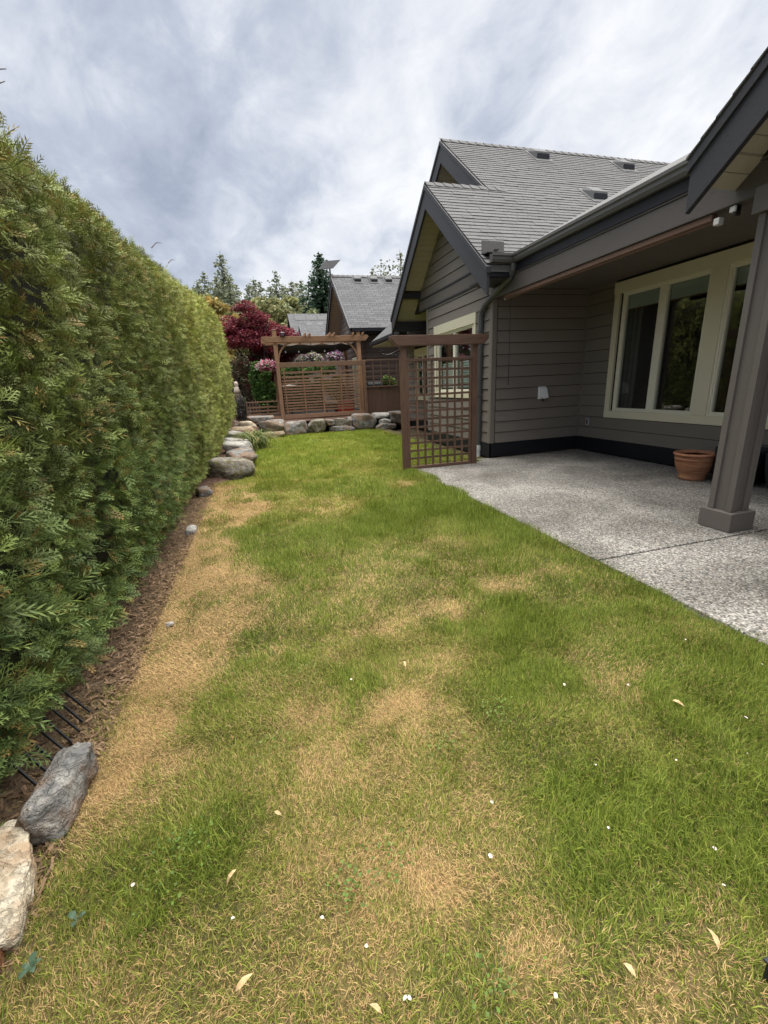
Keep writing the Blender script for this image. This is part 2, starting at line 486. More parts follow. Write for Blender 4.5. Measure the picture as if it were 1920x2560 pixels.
# ------------------------------------------------------------------ ground, lawn, patio
PX = 2.60                                    # lawn / patio edge
def structure(o, label=None):
    o['kind'] = 'structure'
    if label: o['label'] = label
    return o
def build_ground():
    m = MB(); m.add([(-900, -900, -0.10), (900, -900, -0.10), (900, 900, -0.10), (-900, 900, -0.10)], [(0, 1, 2, 3)])
    structure(m.build('ground', 'earth'), 'brown earth spreading beyond the garden')
    # raised terrace behind the boulder wall
    xs = np.linspace(-8, 14, 60); ys = np.linspace(15.55, 45, 60)
    X, Y = np.meshgrid(xs, ys); x, y = X.ravel(), Y.ravel()
    z = 0.40 + 0.05 * fbm(xy0(x, y, 0.8), 3) + sstep(28, 45, y) * 0.8
    T = []
    n = len(xs)
    for j in range(len(ys) - 1):
        for i in range(n - 1):
            a = j * n + i; T += [(a, a + 1, a + n + 1), (a, a + n + 1, a + n)]
    structure(fast_mesh('terrace', np.stack([x, y, z], 1), T, 'mulch'), 'mulched upper terrace behind the boulder wall')
build_ground()

BLOBS = [  # dry patches x, y, rx, ry, strength
    (0.69, 2.42, .34, .22, .8), (1.08, 2.47, .36, .20, .95), (1.55, 2.68, .34, .20, 1.0), (1.72, 2.58, .25, .16, .7),
    (0.85, 1.89, .22, .18, .85), (0.46, 1.68, .24, .18, .8), (0.17, 1.51, .22, .17, .8), (0.42, 0.86, .26, .13, .9),
    (0.57, 0.70, .22, .12, .95), (0.31, 0.95, .2, .1, .75), (-0.75, 1.0, .22, .22, .7), (-0.37, 0.83, .25, .13, .75),
    (-0.24, 1.12, .14, .07, .6), (2.1, 6.22, .35, .35, .85), (1.79, 13.06, .75, .45, .9), (2.09, 2.73, .3, .15, .7),
    (1.98, 1.88, .2, .12, .7), (0.12, 1.72, .22, .2, .5), (0.7, 0.5, .3, .1, .5), (0.5, 5.3, .7, .4, .35), (1.6, 5.9, .6, .4, .35),
    (-0.05, 2.4, .25, .4, .6), (2.35, 1.75, .15, .2, .5), (0.9, 3.2, .35, .2, .35), (1.25, 2.2, .2, .12, .4), (-0.5, 0.95, .3, .2, .4)]
GREENS = [(1.74, 4.82, .7, .5), (2.24, 3.99, .35, .9), (0.93, 4.4, .6, .35), (1.06, 1.61, .25, .2), (1.15, .86, .25, .16), (1.37, 2.11, .2, .16),
          (-.49, 1.2, .22, .14), (.84, .77, .14, .1), (1.08, 1.0, .2, .15), (2.05, 1.19, .4, .25), (1.5, .75, .4, .25), (2.3, 5.4, .3, .8), (1.45, 2.38, .13, .1)]
def dryness(x, y):
    b = -0.30 + 0.17 * np.sin(y * 2.3 + 0.6) + 0.20 * (fbm(xy0(x, y, 1.6, 3), 3) - 0.5) * 2 + 0.16 * sstep(5, 7.0, y)
    b = np.where(y < 1.75, np.interp(y, [0, 1.2, 1.75], [-1.2, -0.85, -0.35]) + 0.3 * (fbm(xy0(x, y, 2.2, 3), 3) - 0.5), b)
    d = (1 - sstep(-0.20, 0.20, x - b)) * (1 - sstep(7.2, 8.2, y)) * (0.42 + 1.0 * fbm(xy0(x, y, 3.2, 71), 4)) * 0.95
    wob = fbm(xy0(x, y, 4.0, 1), 4)
    for bx, by, rx, ry, s in BLOBS:
        q = ((x - bx) / rx) ** 2 + ((y - by) / ry) ** 2
        d = np.maximum(d, 0.80 * s * np.exp(-q * 1.25) * (0.35 + 1.1 * wob))
    d = d + 0.75 * sstep(0.48, 0.70, fbm(xy0(x, y, 1.9, 9), 4)) * np.where(y > 8, 0.20, np.where(y < 1.9, 0.34, 0.34))
    d = d * 0.94 + 0.04 * (1 - sstep(0.8, 2.2, y)) + 0.02 + 1.1 * (fbm(xy0(x, y, 8.0, 91), 4) - 0.5) * (0.35 + 0.65 * np.clip(d * 2, 0, 1)) + 0.5 * (fbm(xy0(x, y, 3.0, 95), 3) - 0.5)
    for bx, by, rx, ry in GREENS:
        q = ((x - bx) / rx) ** 2 + ((y - by) / ry) ** 2
        d = d - 0.75 * np.exp(-q) * (0.5 + wob)
    return np.clip(d, 0, 1)
def lush(x, y):
    l = 0.45 * fbm(xy0(x, y, 1.3, 21), 4) + 0.55 * sstep(0.50, 0.66, fbm(xy0(x, y, 3.1, 33), 4))
    for bx, by, rx, ry in GREENS:
        l = l + 0.7 * np.exp(-(((x - bx) / rx) ** 2 + ((y - by) / ry) ** 2))
    l = l + 0.35 * sstep(0.55, 0.0, np.abs(x - PX)) * (y < 7.3)
    return np.clip(l + 0.20 * sstep(7, 10, y), 0, 1.2)
def on_lawn(x, y):
    edge = PX + 0.02 + 0.11 * (fbm(xy0(x * 0, y, 2.2, 2), 4) - 0.5) * 2
    e2 = np.where(y > 7.36, 4.05, edge)
    left = np.where(y > 7.9, np.interp(y, [7.9, 10.5, 15.6], [-0.42, -0.25, -0.05]), -1.12)
    return (x < e2) & (x > left) & (y < 15.35)
def ground_col(x, y):
    d = dryness(x, y)[:, None]
    g = np.array([0.115, 0.115, 0.042]); s = np.array([0.40, 0.275, 0.125])
    return g * (1 - d) + s * d
def build_lawn():
    xs = np.arange(-1.75, 4.45, 0.08); ys = np.arange(-2.0, 15.95, 0.08)
    X, Y = np.meshgrid(xs, ys); x, y = X.ravel(), Y.ravel()
    z = -0.025 + 0.018 * (fbm(xy0(x, y, 1.7), 3) - 0.5)
    keep = ~((x > PX + 0.02) & (y < 7.40))
    n = len(xs)
    idx = np.arange(len(x)).reshape(X.shape)
    a = idx[:-1, :-1].ravel(); b = idx[:-1, 1:].ravel(); c = idx[1:, 1:].ravel(); e = idx[1:, :-1].ravel()
    ok = keep[a] & keep[b] & keep[c] & keep[e]
    T = np.concatenate([np.stack([a, b, c], 1)[ok], np.stack([a, c, e], 1)[ok]])
    col = ground_col(x, y)
    bare = (1 - sstep(-0.98, -0.82, x))[:, None] * (y < 8)[:, None]
    col = col * (1 - bare) + np.array([0.22, 0.155, 0.10]) * bare
    structure(fast_mesh('lawn', np.stack([x, y, z], 1), T, 'lawn_soil', None, col), 'patchy lawn soil showing straw and thatch')
build_lawn()

def blades(n, x0, x1, y0, y1, L0, L1, wd, segs, rng):
    x = rng.uniform(x0, x1, n); y = rng.uniform(y0, y1, n)
    k = on_lawn(x, y); x, y = x[k], y[k]
    d = dryness(x, y); lu = lush(x, y); n = len(x)
    # bare thin strip by the hedge
    k = rng.random(n) > 0.75 * (1 - sstep(-1.0, -0.80, x)) * (y < 8) + 0.22 * d
    x, y, d, lu = x[k], y[k], d[k], lu[k]; n = len(x)
    isdry = rng.random(n) < (0.12 + 0.80 * d ** 1.15)
    az = rng.uniform(0, 2 * np.pi, n)
    swirl = fbm(xy0(x, y, 2.6, 44), 2) * 4 * np.pi
    az = np.where(rng.random(n) < 0.4, swirl + rng.normal(0, 0.6, n), az)
    lean = np.where(isdry, rng.uniform(0.9, 1.5, n), np.abs(rng.normal(0.62, 0.38, n)))
    L = rng.uniform(L0, L1, n) * np.where(isdry, 0.62, 0.66 + 0.75 * lu) * (1 - 0.25 * d)
    w = wd * rng.uniform(0.6, 1.25, n) * np.where(isdry, 0.62, 1.0)
    dx, dy = np.cos(az), np.sin(az); px, py = -dy, dx
    z0 = -0.03 + 0.018 * (fbm(xy0(x, y, 1.7), 3) - 0.5) + np.where(isdry, rng.uniform(0.0, 0.018, n), 0)
    c1, s1 = np.cos(lean * 0.6), np.sin(lean * 0.6); l2 = np.minimum(lean * 1.35, 1.5); c2, s2 = np.cos(l2), np.sin(l2)
    B = np.stack([x, y, z0], 1)
    M = B + 0.52 * L[:, None] * np.stack([dx * s1, dy * s1, c1], 1)
    Tp = M + 0.48 * L[:, None] * np.stack([dx * s2, dy * s2, np.maximum(c2, -0.15)], 1)
    P = np.stack([px, py, np.zeros(n)], 1) * w[:, None] * 0.5
    # colours
    t = rng.random(n)[:, None]
    g1 = np.array([0.062, 0.112, 0.014]); g2 = np.array([0.290, 0.345, 0.052]); g3 = np.array([0.370, 0.350, 0.085])
    yb = sstep(0.35, 0.62, fbm(xy0(x, y, 0.9, 61), 3))[:, None]
    lu_ = np.clip(lu, 0, 1)[:, None]
    gr = g1 * (1 - t) + g2 * t
    gr = gr * (1 - 0.55 * yb * (1 - lu_)) + g3 * 0.55 * yb * (1 - lu_)
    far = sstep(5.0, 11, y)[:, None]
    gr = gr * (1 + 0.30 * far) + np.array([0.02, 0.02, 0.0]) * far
    s1c = np.array([0.42, 0.285, 0.115]); s2c = np.array([0.64, 0.46, 0.21]); s3c = np.array([0.50, 0.295, 0.145])
    t2 = rng.random(n)[:, None]; t3 = (rng.random(n) < 0.25)[:, None]
    st = np.where(t3, s3c, s1c * (1 - t2) + s2c * t2)
    C = np.where(isdry[:, None], st, gr)
    if segs == 2:
        V = np.stack([B - P, B + P, M - P * 0.8, M + P * 0.8, Tp], 1)
        tri = np.array([[0, 1, 3], [0, 3, 2], [2, 3, 4]])
    else:
        V = np.stack([B - P, B + P, Tp], 1); tri = np.array([[0, 1, 2]])
    nv = V.shape[1]
    T = (tri[None] + (np.arange(n) * nv)[:, None, None]).reshape(-1, 3)
    shade = np.ones(nv); 
    CC = (C[:, None, :] * shade[None, :, None]).reshape(-1, 3)
    return V.reshape(-1, 3), T, CC
def build_grass():
    parts = [blades(150000, -1.15, 2.74, -0.2, 2.3, 0.030, 0.062, 0.0028, 2, RNG),
             blades(330000, -1.15, 2.74, -0.2, 2.3, 0.022, 0.050, 0.0026, 1, RNG),
             blades(195000, -1.15, 2.74, 2.3, 5.0, 0.030, 0.066, 0.0050, 1, RNG),
             blades(130000, -1.15, 2.74, 5.0, 8.0, 0.04, 0.08, 0.0085, 1, RNG),
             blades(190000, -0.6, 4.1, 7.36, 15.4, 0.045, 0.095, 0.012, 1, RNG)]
    V, T, C, o = [], [], [], 0
    for v, t, c in parts:
        V.append(v); T.append(t + o); C.append(c); o += len(v)
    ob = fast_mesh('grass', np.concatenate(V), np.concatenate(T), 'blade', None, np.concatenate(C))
    tag(ob, 'short patchy lawn grass, part green and part dried to straw', 'grass', None, 'stuff')
build_grass()

def build_patio():
    root = thing('patio', 'exposed aggregate concrete patio under the porch roof', None, (4.5, 3.0, 0)); root['kind'] = 'structure'
    for (y0, y1) in ((-4.0, 2.728), (2.746, 7.42)):
        n = 40
        m = MB()
        m.box(PX, 6.50, y0, y1, -0.09, 0.0)
        m.build('slab', 'aggregate', root, 0.008)
    m = MB(); m.box(4.06, 6.46, 7.425, 7.72, -0.09, -0.01); m.build('slab', 'aggregate', root)
build_patio()

# ------------------------------------------------------------------ house
def trap_board(y0b, y1b, y0t, y1t, z0, z1, x, t0=0.026, t1=0.008):
    """lap siding board on a wall facing -X; bottom edge proud"""
    return MB().add([(x - t0, y0b, z0), (x - t0, y1b, z0), (x - t1, y1t, z1), (x - t1, y0t, z1),
                     (x, y0b, z0), (x, y1b, z0), (x, y1t, z1), (x, y0t, z1)],
                    [(0, 3, 2, 1), (4, 5, 6, 7), (0, 1, 5, 4), (1, 2, 6, 5), (2, 3, 7, 6), (3, 0, 4, 7)])
def board_y(x0, x1, z0, z1, y, t0=0.026, t1=0.008):
    """lap siding board on a wall facing -Y"""
    return MB().add([(x0, y - t0, z0), (x1, y - t0, z0), (x1, y - t1, z1), (x0, y - t1, z1), (x0, y, z0), (x1, y, z0), (x1, y, z1), (x0, y, z1)],
                    [(0, 1, 2, 3), (4, 7, 6, 5), (0, 4, 5, 1), (1, 5, 6, 2), (2, 6, 7, 3), (3, 7, 4, 0)])
EXPO = 0.209
SL = 0.8013
RY, RZ = 9.56, 5.395          # small gable ridge
BY, BZ = 11.98, 7.337         # big gable ridge
def rows(z0, z1, e=EXPO):
    z = z0
    while z < z1 - 0.03:
        yield z, min(z + e, z1)
        z += e
def cut(a, b, holes):
    """1-D interval minus holes"""
    segs = [(a, b)]
    for h0, h1 in holes:
        segs = [q for s in segs for q in ((s[0], min(s[1], h0)), (max(s[0], h1), s[1])) if q[1] - q[0] > 0.02]
    return segs
def wall_x(root, x, y0, y1, z0, z1, openings, thick, mat='siding', slope=None, expo=EXPO, back='lap_shadow_back'):
    """wall facing -X with lap boards; openings = (y0,y1,z0,z1)"""
    m = MB()
    ys = sorted({y0, y1, *[o[0] for o in openings], *[o[1] for o in openings]})
    for a, b in zip(ys[:-1], ys[1:]):
        hs = [(o[2], o[3]) for o in openings if o[0] <= a and o[1] >= b]
        for c, d in cut(z0, z1, hs): m.box(x, x + thick, a, b, c, d)
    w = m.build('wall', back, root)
    for za, zb in rows(z0, z1, expo):
        hs = [(o[0], o[1]) for o in openings if o[2] < zb - 0.01 and o[3] > za + 0.01]
        for a, b in cut(y0, y1, hs):
            trap_board(a, b, a, b, za + 0.006, zb - 0.005, x).build('siding_board', mat, w)
    return w
def window_x(root, x, y0, y1, z0, z1, units, trim=0.115, head=0.19, sill=0.13, label=None, blinds=True, side=0.11):
    """cream trimmed window on a wall facing -X (openings y0..y1,z0..z1 are the outside of the trim)
    units: list of lists of (ya,yb) glass spans, each inner list one vinyl unit"""
    m = MB()
    xo = x - 0.038
    m.box(xo - 0.008, x + 0.02, y0 - 0.012, y1 + 0.012, z1 - head, z1)
    m.box(xo, x + 0.02, y0, y1, z0, z0 + sill)
    m.box(xo, x + 0.02, y0, y0 + side, z0 + sill, z1 - head)
    m.box(xo, x + 0.02, y1 - side, y1, z0 + sill, z1 - head)
    win = m.build('window', 'cream', root, 0.004)
    if label: win['label'] = label
    zi0, zi1 = z0 + sill, z1 - head
    us = sorted([(min(a for a, b in u), max(b for a, b in u), sorted(u)) for u in units])
    for i in range(len(us) - 1):
        f = 0.055
        MB().box(xo - 0.002, x + 0.02, us[i][1] + f, us[i + 1][0] - f, zi0 + 0.001, zi1 - 0.001).build('mullion', 'cream', win, 0.003)
    for ya, yb, spans in us:
        f = 0.055
        m = MB()
        for (c, d) in ((0.0, f * 0.55), (f * 0.55, f)):
            dp = 0.012 if c == 0 else 0.0
            xx = xo + 0.018 + (0.016 if c else 0)
            Y0, Y1, Z0, Z1 = ya - f + c, yb + f - c, zi0 + c, zi1 - c
            t = d - c
            m.box(xx, x + 0.07, Y0, Y1, Z0, Z0 + t); m.box(xx, x + 0.07, Y0, Y1, Z1 - t, Z1)
            m.box(xx, x + 0.07, Y0, Y0 + t, Z0 + t, Z1 - t); m.box(xx, x + 0.07, Y1 - t, Y1, Z0 + t, Z1 - t)
        for (a, b), (c, d) in zip(spans[:-1], spans[1:]):
            m.box(xo + 0.030, x + 0.07, b, c, zi0 + f, zi1 - f)
        m.build('frame', 'vinyl', win, 0.003)
        for a, b in spans:
            MB().box(x + 0.030, x + 0.036, a - 0.004, b + 0.004, zi0 + f - 0.004, zi1 - f + 0.004).build('pane', 'glass', win)
            if blinds:
                h = blinds if isinstance(blinds, float) else 0.22
                MB().box(x + 0.075, x + 0.080, a + 0.002, b - 0.002, zi1 - f - h, zi1 - f).build('blind', 'blind', win)
                MB().box(x + 0.070, x + 0.086, a + 0.01, b - 0.01, zi1 - f - h - 0.02, zi1 - f - h - 0.001).build('blind_bar', 'blind_bar', win)
    return win

def roof_slab(poly_yz_top, x0, x1, th): pass
house = thing('house', 'taupe lap-sided house with charcoal rakes, cream windows and a covered corner porch', 'house', (6.44, 5.0, 0))

def build_house_walls():
    h = house
    ZT = 3.12
    # recessed porch side wall (faces -Y)
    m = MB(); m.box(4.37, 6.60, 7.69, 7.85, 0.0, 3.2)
    w = m.build('wall', 'lap_shadow_back', h)
    for za, zb in rows(0.285, 3.10): board_y(4.46, 6.40, za + 0.006, zb - 0.005, 7.69).build('siding_board', 'siding', w)
    # back porch wall with big window (faces -X)
    W = (2.95, 6.975, 0.708, 3.056)
    wall_x(h, 6.44, -4.0, 7.668, 0.285, 3.2, [W], 0.14)
    MB().box(6.44, 6.58, -4.0, 7.69, 0.0, 0.283).build('foundation', 'black_trim', h)
    window_x(h, 6.44, *W, [[(5.25, 5.92), (6.06, 6.74)], [(4.24, 4.91), (3.30, 3.97)]], label='wide cream window on the porch, rolled blinds along its top')
    MB().box(6.405, 6.440, 7.655, 7.690, 0.285, 3.1).build('corner_trim', 'siding', h)
    # gable wall (faces -X)
    W1 = (8.31, 10.44, 1.15, 2.80)
    G0, G1 = 7.80, 10.86
    w = wall_x(h, 4.37, 7.69, 10.94, 0.285, 3.30, [W1], 0.14)
    MB().box(4.37, 4.51, 7.69, 10.94, -0.05, 0.284).build('foundation', 'black_trim', h)
    window_x(h, 4.37, *W1, [[(8.50, 9.30), (9.42, 10.24)]], head=0.20, blinds=0.0, side=0.09, label='cream framed window in the gable wall behind the lattice')
    for a, b in ((8.50, 9.30), (9.42, 10.24)):        # pleated half shade
        m = MB()
        n = 11
        for i in range(n):
            z = 1.36 + i * 0.052
            m.add([(4.47, a, z), (4.47, b, z), (4.455, b, z + 0.026), (4.455, a, z + 0.026), (4.47, a, z + 0.052), (4.47, b, z + 0.052)],
                  [(0, 1, 2, 3), (3, 2, 5, 4)])
        m.build('pleated_shade', 'blind', h)
    # band board, gable triangle boards
    MB().box(4.335, 4.37, 7.60, 11.42, 3.30, 3.52).build('band_board', 'band', h)
    MB().box(4.315, 4.37, 7.60, 11.42, 3.521, 3.555).build('band_cap', 'charcoal', h)
    MB().box(4.325, 4.37, 7.62, 11.40, 3.262, 3.298).build('band_cap', 'charcoal', h)
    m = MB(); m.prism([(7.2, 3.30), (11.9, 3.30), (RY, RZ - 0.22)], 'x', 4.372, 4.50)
    g = m.build('gable_wall', 'lap_shadow_back', h)
    for za, zb in rows(3.556, RZ - 0.3):
        hb, ht = (RZ - 0.16 - za) / SL, (RZ - 0.16 - zb) / SL
        trap_board(RY - hb, RY + hb, RY - ht, RY + ht, za + 0.006, zb - 0.005, 4.37).build('siding_board', 'siding', g)
    # corner boards
    MB().box(4.345, 4.44, 7.662, 7.688, 0.285, 3.05).build('corner_board', 'siding', h, 0.003)
    MB().box(4.342, 4.369, 7.689, 7.775, 0.285, 3.26).build('corner_board', 'siding', h, 0.003)
    MB().box(4.342, 4.372, 10.85, 10.965, 0.285, 3.26).build('corner_board', 'siding', h, 0.003)
    # jog and far wall
    m = MB(); m.box(4.40, 5.42, 10.80, 10.939, 0.0, 4.0); m.build('wall', 'siding', h)
    W2 = (13.35, 14.75, 0.95, 2.62)
    wall_x(h, 5.42, 10.94, 15.5, 0.285, 3.9, [W2], 0.14)
    MB().box(5.42, 5.56, 10.94, 15.5, -0.05, 0.284).build('foundation', 'black_trim', h)
    window_x(h, 5.42, *W2, [[(13.55, 13.98), (14.10, 14.55)]], blinds=False, label='narrow cream window in the set-back wall behind the lattice')
    # base trims
    for b in ((4.335, 6.40, 7.655, 7.689, 0.02, 0.283), ):
        MB().box(*b).build('base_trim', 'black_trim', h, 0.004)
    MB().box(6.400, 6.439, -4.0, 7.689, 0.02, 0.283).build('base_trim', 'black_trim', h, 0.004)
    MB().box(4.330, 4.369, 7.655, 10.97, 0.02, 0.283).build('base_trim', 'black_trim', h, 0.004)
    MB().box(5.385, 5.419, 10.97, 15.5, 0.02, 0.283).build('base_trim', 'black_trim', h, 0.004)
    # dark room behind the big window, plain rooms behind the others
    m = MB()
    m.box(6.59, 10.5, -4.0, -3.9, 0, 3.1); m.box(6.59, 10.5, 7.58, 7.68, 0, 3.1); m.box(10.4, 10.5, -3.9, 7.58, 0, 3.1)
    m.box(6.59, 10.5, -4, 7.68, 3.10, 3.2)
    m.build('room', 'room_wall', h)
    MB().box(6.59, 10.4, -3.9, 7.58, -0.1, 0.05).build('room_floor', 'room_dark', h)
    m = MB(); m.box(9.7, 10.3, 3.0, 6.5, 0.05, 0.95); m.build('sideboard', 'room_dark', h)
    for i in range(9): MB().box(6.62 + 0.02 * (i % 2), 6.66 + 0.02 * (i % 2), 7.0 - 0.05 * i - 0.06, 7.0 - 0.05 * i, 0.1, 2.85).build('curtain_fold', 'room_wall', h)
    m = MB(); m.box(4.52, 6.4, 7.9, 7.95, 0, 3.2); m.box(5.4, 5.41, 7.95, 10.79, 0, 3.2); m.box(4.52, 5.4, 7.95, 10.79, 3.15, 3.2); m.box(4.52, 5.4, 7.95, 10.79, 0.1, 0.2)
    m.build('room', 'room_wall', h)
    m = MB(); m.box(6.3, 6.35, 11, 15.5, 0, 3.2); m.box(5.57, 6.3, 15.3, 15.4, 0, 3.2); m.build('room', 'room_dark', h)
build_house_walls()

def slope_slab(root, name, mat, pts_top, th):
    """roof slab from ordered plan polygon with z"""
    n = len(pts_top)
    m = MB()
    m.add([*pts_top, *[(x, y, z - th) for x, y, z in pts_top]],
          [tuple(range(n)), tuple(range(2 * n - 1, n - 1, -1))] + [(i, n + i, n + (i + 1) % n, (i + 1) % n) for i in range(n)])
    return m.build(name, mat, root)
def zt(y, ry=RY, rz=RZ): return rz - SL * abs(y - ry)

def rake(root, x, ry, rz, half, sides=(-1, 1), th=0.05, depth=0.36, mat='charcoal', dz=0.0, half2=None):
    """barge boards: a deep board with plumb cut tail and a narrow fascia strip above it"""
    for s in sides:
        hf = half if s < 0 else (half2 or half)
        y1 = ry + s * hf
        z0, z1 = rz + dz, rz - SL * hf + dz
        m = MB(); m.prism([(ry, z0 - 0.085), (ry, z0 - 0.085 - depth), (y1, z1 - 0.085 - depth), (y1, z1 - 0.085)], 'x', x, x + th)
        m.build('rake_board', mat, root, 0.004)
        m = MB(); m.prism([(ry, z0 - 0.012), (ry, z0 - 0.105), (y1 + s * 0.02, z1 - 0.105 - 0.016), (y1 + s * 0.02, z1 - 0.012 - 0.016)], 'x', x - 0.022, x + th + 0.02)
        m.build('rake_trim', mat, root, 0.003)
def soffit(root, x0, x1, ry, rz, y0, y1, drop, pitch=0.105):
    """sloping plank soffit between y0..y1 under one side of a gable"""
    s = -1 if y1 <= ry else 1
    a, b = sorted((abs(y0 - ry), abs(y1 - ry)))
    m = MB(); t = a
    while t < b - 0.02:
        u = min(t + pitch - 0.008, b)
        ya, yb = ry + s * t, ry + s * u
        za, zb = rz - SL * t - drop, rz - SL * u - drop
        m.add([(x0, ya, za), (x1, ya, za), (x1, yb, zb), (x0, yb, zb), (x0, ya, za + 0.012), (x1, ya, za + 0.012), (x1, yb, zb + 0.012), (x0, yb, zb + 0.012)],
              [(0, 1, 2, 3), (7, 6, 5, 4), (0, 4, 5, 1), (1, 5, 6, 2), (2, 6, 7, 3), (3, 7, 4, 0)])
        t += pitch
    o = m.build('soffit', 'soffit_vinyl', root); o['kind'] = 'stuff'
def roof_vent(root, x, y, z, s=1.0, mat='metal_grey'):
    a = 0.21 * s; hh = 0.13 * s
    zr = lambda yy, up=0.0: z + SL * (yy - y) + up
    m = MB()
    yb, yf = y + a, y - a
    m.add([(x - a, yf, zr(yf, .02)), (x + a, yf, zr(yf, .02)), (x + a, yb, zr(yb, .02)), (x - a, yb, zr(yb, .02)),
           (x - a * .92, yf + .02, zr(yf, .06 + hh * 1.1)), (x + a * .92, yf + .02, zr(yf, .06 + hh * 1.1)), (x + a * .7, yb - .05, zr(yb, .02 + hh * .45)), (x - a * .7, yb - .05, zr(yb, .02 + hh * .45))],
          [(0, 3, 2, 1), (4, 5, 6, 7), (1, 2, 6, 5), (2, 3, 7, 6), (3, 0, 4, 7), (0, 1, 5, 4)])
    v = m.build('roof_vent', mat, root, 0.01)
    MB().box(x - a * .84, x + a * .84, yf - .006, yf - .001 + .0, zr(yf, .045), zr(yf, .05 + hh * .75)).build('louver', 'black_trim', v)
    m = MB(); m.prism([(y - a * 1.5, zr(y - a * 1.5, .022)), (y + a * 1.3, zr(y + a * 1.3, .022)), (y + a * 1.3, zr(y + a * 1.3, .030)), (y - a * 1.5, zr(y - a * 1.5, .030))], 'x', x - a * 1.25, x + a * 1.25)
    m.build('flashing', mat, v)

def build_house_roof():
    h = house
    EY = 6.94
    ez = zt(EY)
    # main roof deck, near slope (plan polygon, the porch valley cut out)
    vx = lambda y: 4.22 + (zt(y) - 3.43) / 0.48          # valley with the porch roof
    yv = 9.0
    top = [(3.82, EY, ez), (4.24, EY, ez), (vx(yv), yv, zt(yv)), (12.6, yv, zt(yv)), (12.6, BY, BZ), (5.24, BY, BZ), (5.24, RY, RZ), (3.82, RY, RZ)]
    deck = slope_slab(h, 'roof', 'shingle', [(x, y, z - 0.012) for x, y, z in top], 0.10)
    slope_slab(h, 'roof', 'shingle', [(3.82, RY, RZ - 0.004), (8, RY, RZ - 0.004), (8, 12.18, zt(12.18)), (3.82, 12.18, zt(12.18))], 0.10)
    slope_slab(h, 'roof', 'shingle', [(5.24, BY, BZ - 0.004), (12.6, BY, BZ - 0.004), (12.6, 16.2, BZ - SL * (16.2 - BY)), (5.24, 16.2, BZ - SL * (16.2 - BY))], 0.12)
    # porch roof, low slope facing -X, and its far side up to the near gable
    pz = lambda x: 3.43 + 0.48 * (x - 4.22)
    pr = [(4.24, 6.96, pz(4.24)), (4.24, -4.0, pz(4.24)), (8.6, -4.0, pz(8.6)), (8.6, yv, pz(8.6)), (vx(yv), yv, pz(vx(yv)))]
    slope_slab(h, 'roof', 'shingle', pr, 0.10)
    # shingles on the near slope
    th = math.atan(SL)
    up = Vector((0, math.cos(th), math.sin(th)))
    meshes = []
    for wd in (0.24, 0.31, 0.38, 0.46):
        m = MB()
        # local: x width, y up-slope, z normal; butt edge thick
        m.add([(0.003, 0, 0.004), (wd - 0.003, 0, 0.004), (wd - 0.003, 0.165, 0.000), (0.003, 0.165, 0.000),
               (0.003, 0, 0.017), (wd - 0.003, 0, 0.017), (wd - 0.003, 0.165, 0.005), (0.003, 0.165, 0.005)],
              [(0, 3, 2, 1), (4, 5, 6, 7), (0, 1, 5, 4), (1, 2, 6, 5), (2, 3, 7, 6), (3, 0, 4, 7)])
        me = bpy.data.meshes.new('shingle'); me.from_pydata(m.v, [], m.f); me.materials.append(MAT['shingle'])
        meshes.append((wd, me, m))
    items = []
    rr = random.Random(3)
    slope_len = (BY - EY) / math.cos(th)
    e = 0.143; k = 0
    while k * e < slope_len - 0.02:
        sp = k * e
        y = EY + sp * math.cos(th); z = ez + sp * math.sin(th)
        x = (3.80 if y < RY - 0.06 else 5.22) + 0.0
        first = True
        x_end = 12.5
        while x < x_end:
            wd, me, m = rr.choice(meshes)
            # stop at the porch roof valley
            if pz(x) - z < 0.24 or x < 4.3:
                lift = rr.choice((0.0, 0.0, 0.002, 0.004))
                items.append((x - (rr.random() * 0.15 if first and k % 2 else 0) * 0, y, z, wd, me, m, lift))
            x += wd; first = False
        k += 1
    items.sort(key=lambda q: (q[0] + q[3] / 2) ** 2 + q[1] ** 2 + (q[2] - 1.5) ** 2)
    rot = Matrix(((1, 0, 0), (0, math.cos(th), -math.sin(th)), (0, math.sin(th), math.cos(th))))
    loc0 = world_loc(deck)
    rest = MB()
    for i, (x, y, z, wd, me, m, lift) in enumerate(items):
        if i < 290:
            o = bpy.data.objects.new('shingle', me)
            o.parent = deck; o.location = Vector((x, y, z + lift)) - loc0; o.rotation_euler = (th, 0, 0)
            COL.objects.link(o)
        else:
            rest.add([Vector((x, y, z + lift)) + rot @ Vector(p) for p in m.v], m.f)
    o = rest.build('shingle_field', 'shingle', deck); o['kind'] = 'stuff'
    # ridge caps
    def caps(x0, x1, ry, rz, step=0.2):
        x = x0; j = 0
        while x < x1:
            m = MB(); l = step + 0.06
            dz0, dz1 = 0.042, 0.020
            m.add([(x, ry - 0.13, rz - SL * 0.13 + dz0), (x, ry, rz + dz0 + 0.004), (x, ry + 0.13, rz - SL * 0.13 + dz0),
                   (x + l, ry - 0.13, rz - SL * 0.13 + dz1), (x + l, ry, rz + dz1 + 0.004), (x + l, ry + 0.13, rz - SL * 0.13 + dz1),
                   (x, ry - 0.13, rz - SL * 0.13 + dz0 - 0.016), (x, ry, rz + dz0 - 0.012), (x, ry + 0.13, rz - SL * 0.13 + dz0 - 0.016)],
                  [(0, 1, 4, 3), (1, 2, 5, 4), (0, 6, 7, 1), (1, 7, 8, 2), (0, 3, 6), (2, 8, 5)])
            m.build('ridge_cap', 'shingle', deck)
            x += step; j += 1
    caps(3.80, 5.55, RY, RZ)
    caps(5.22, 12.4, BY, BZ, 0.235)
    # rakes and soffits
    rake(h, 3.80, RY, RZ, RY - EY + 0.02)
    soffit(h, 3.85, 4.36, RY, RZ, RY, EY + 0.15, 0.20)
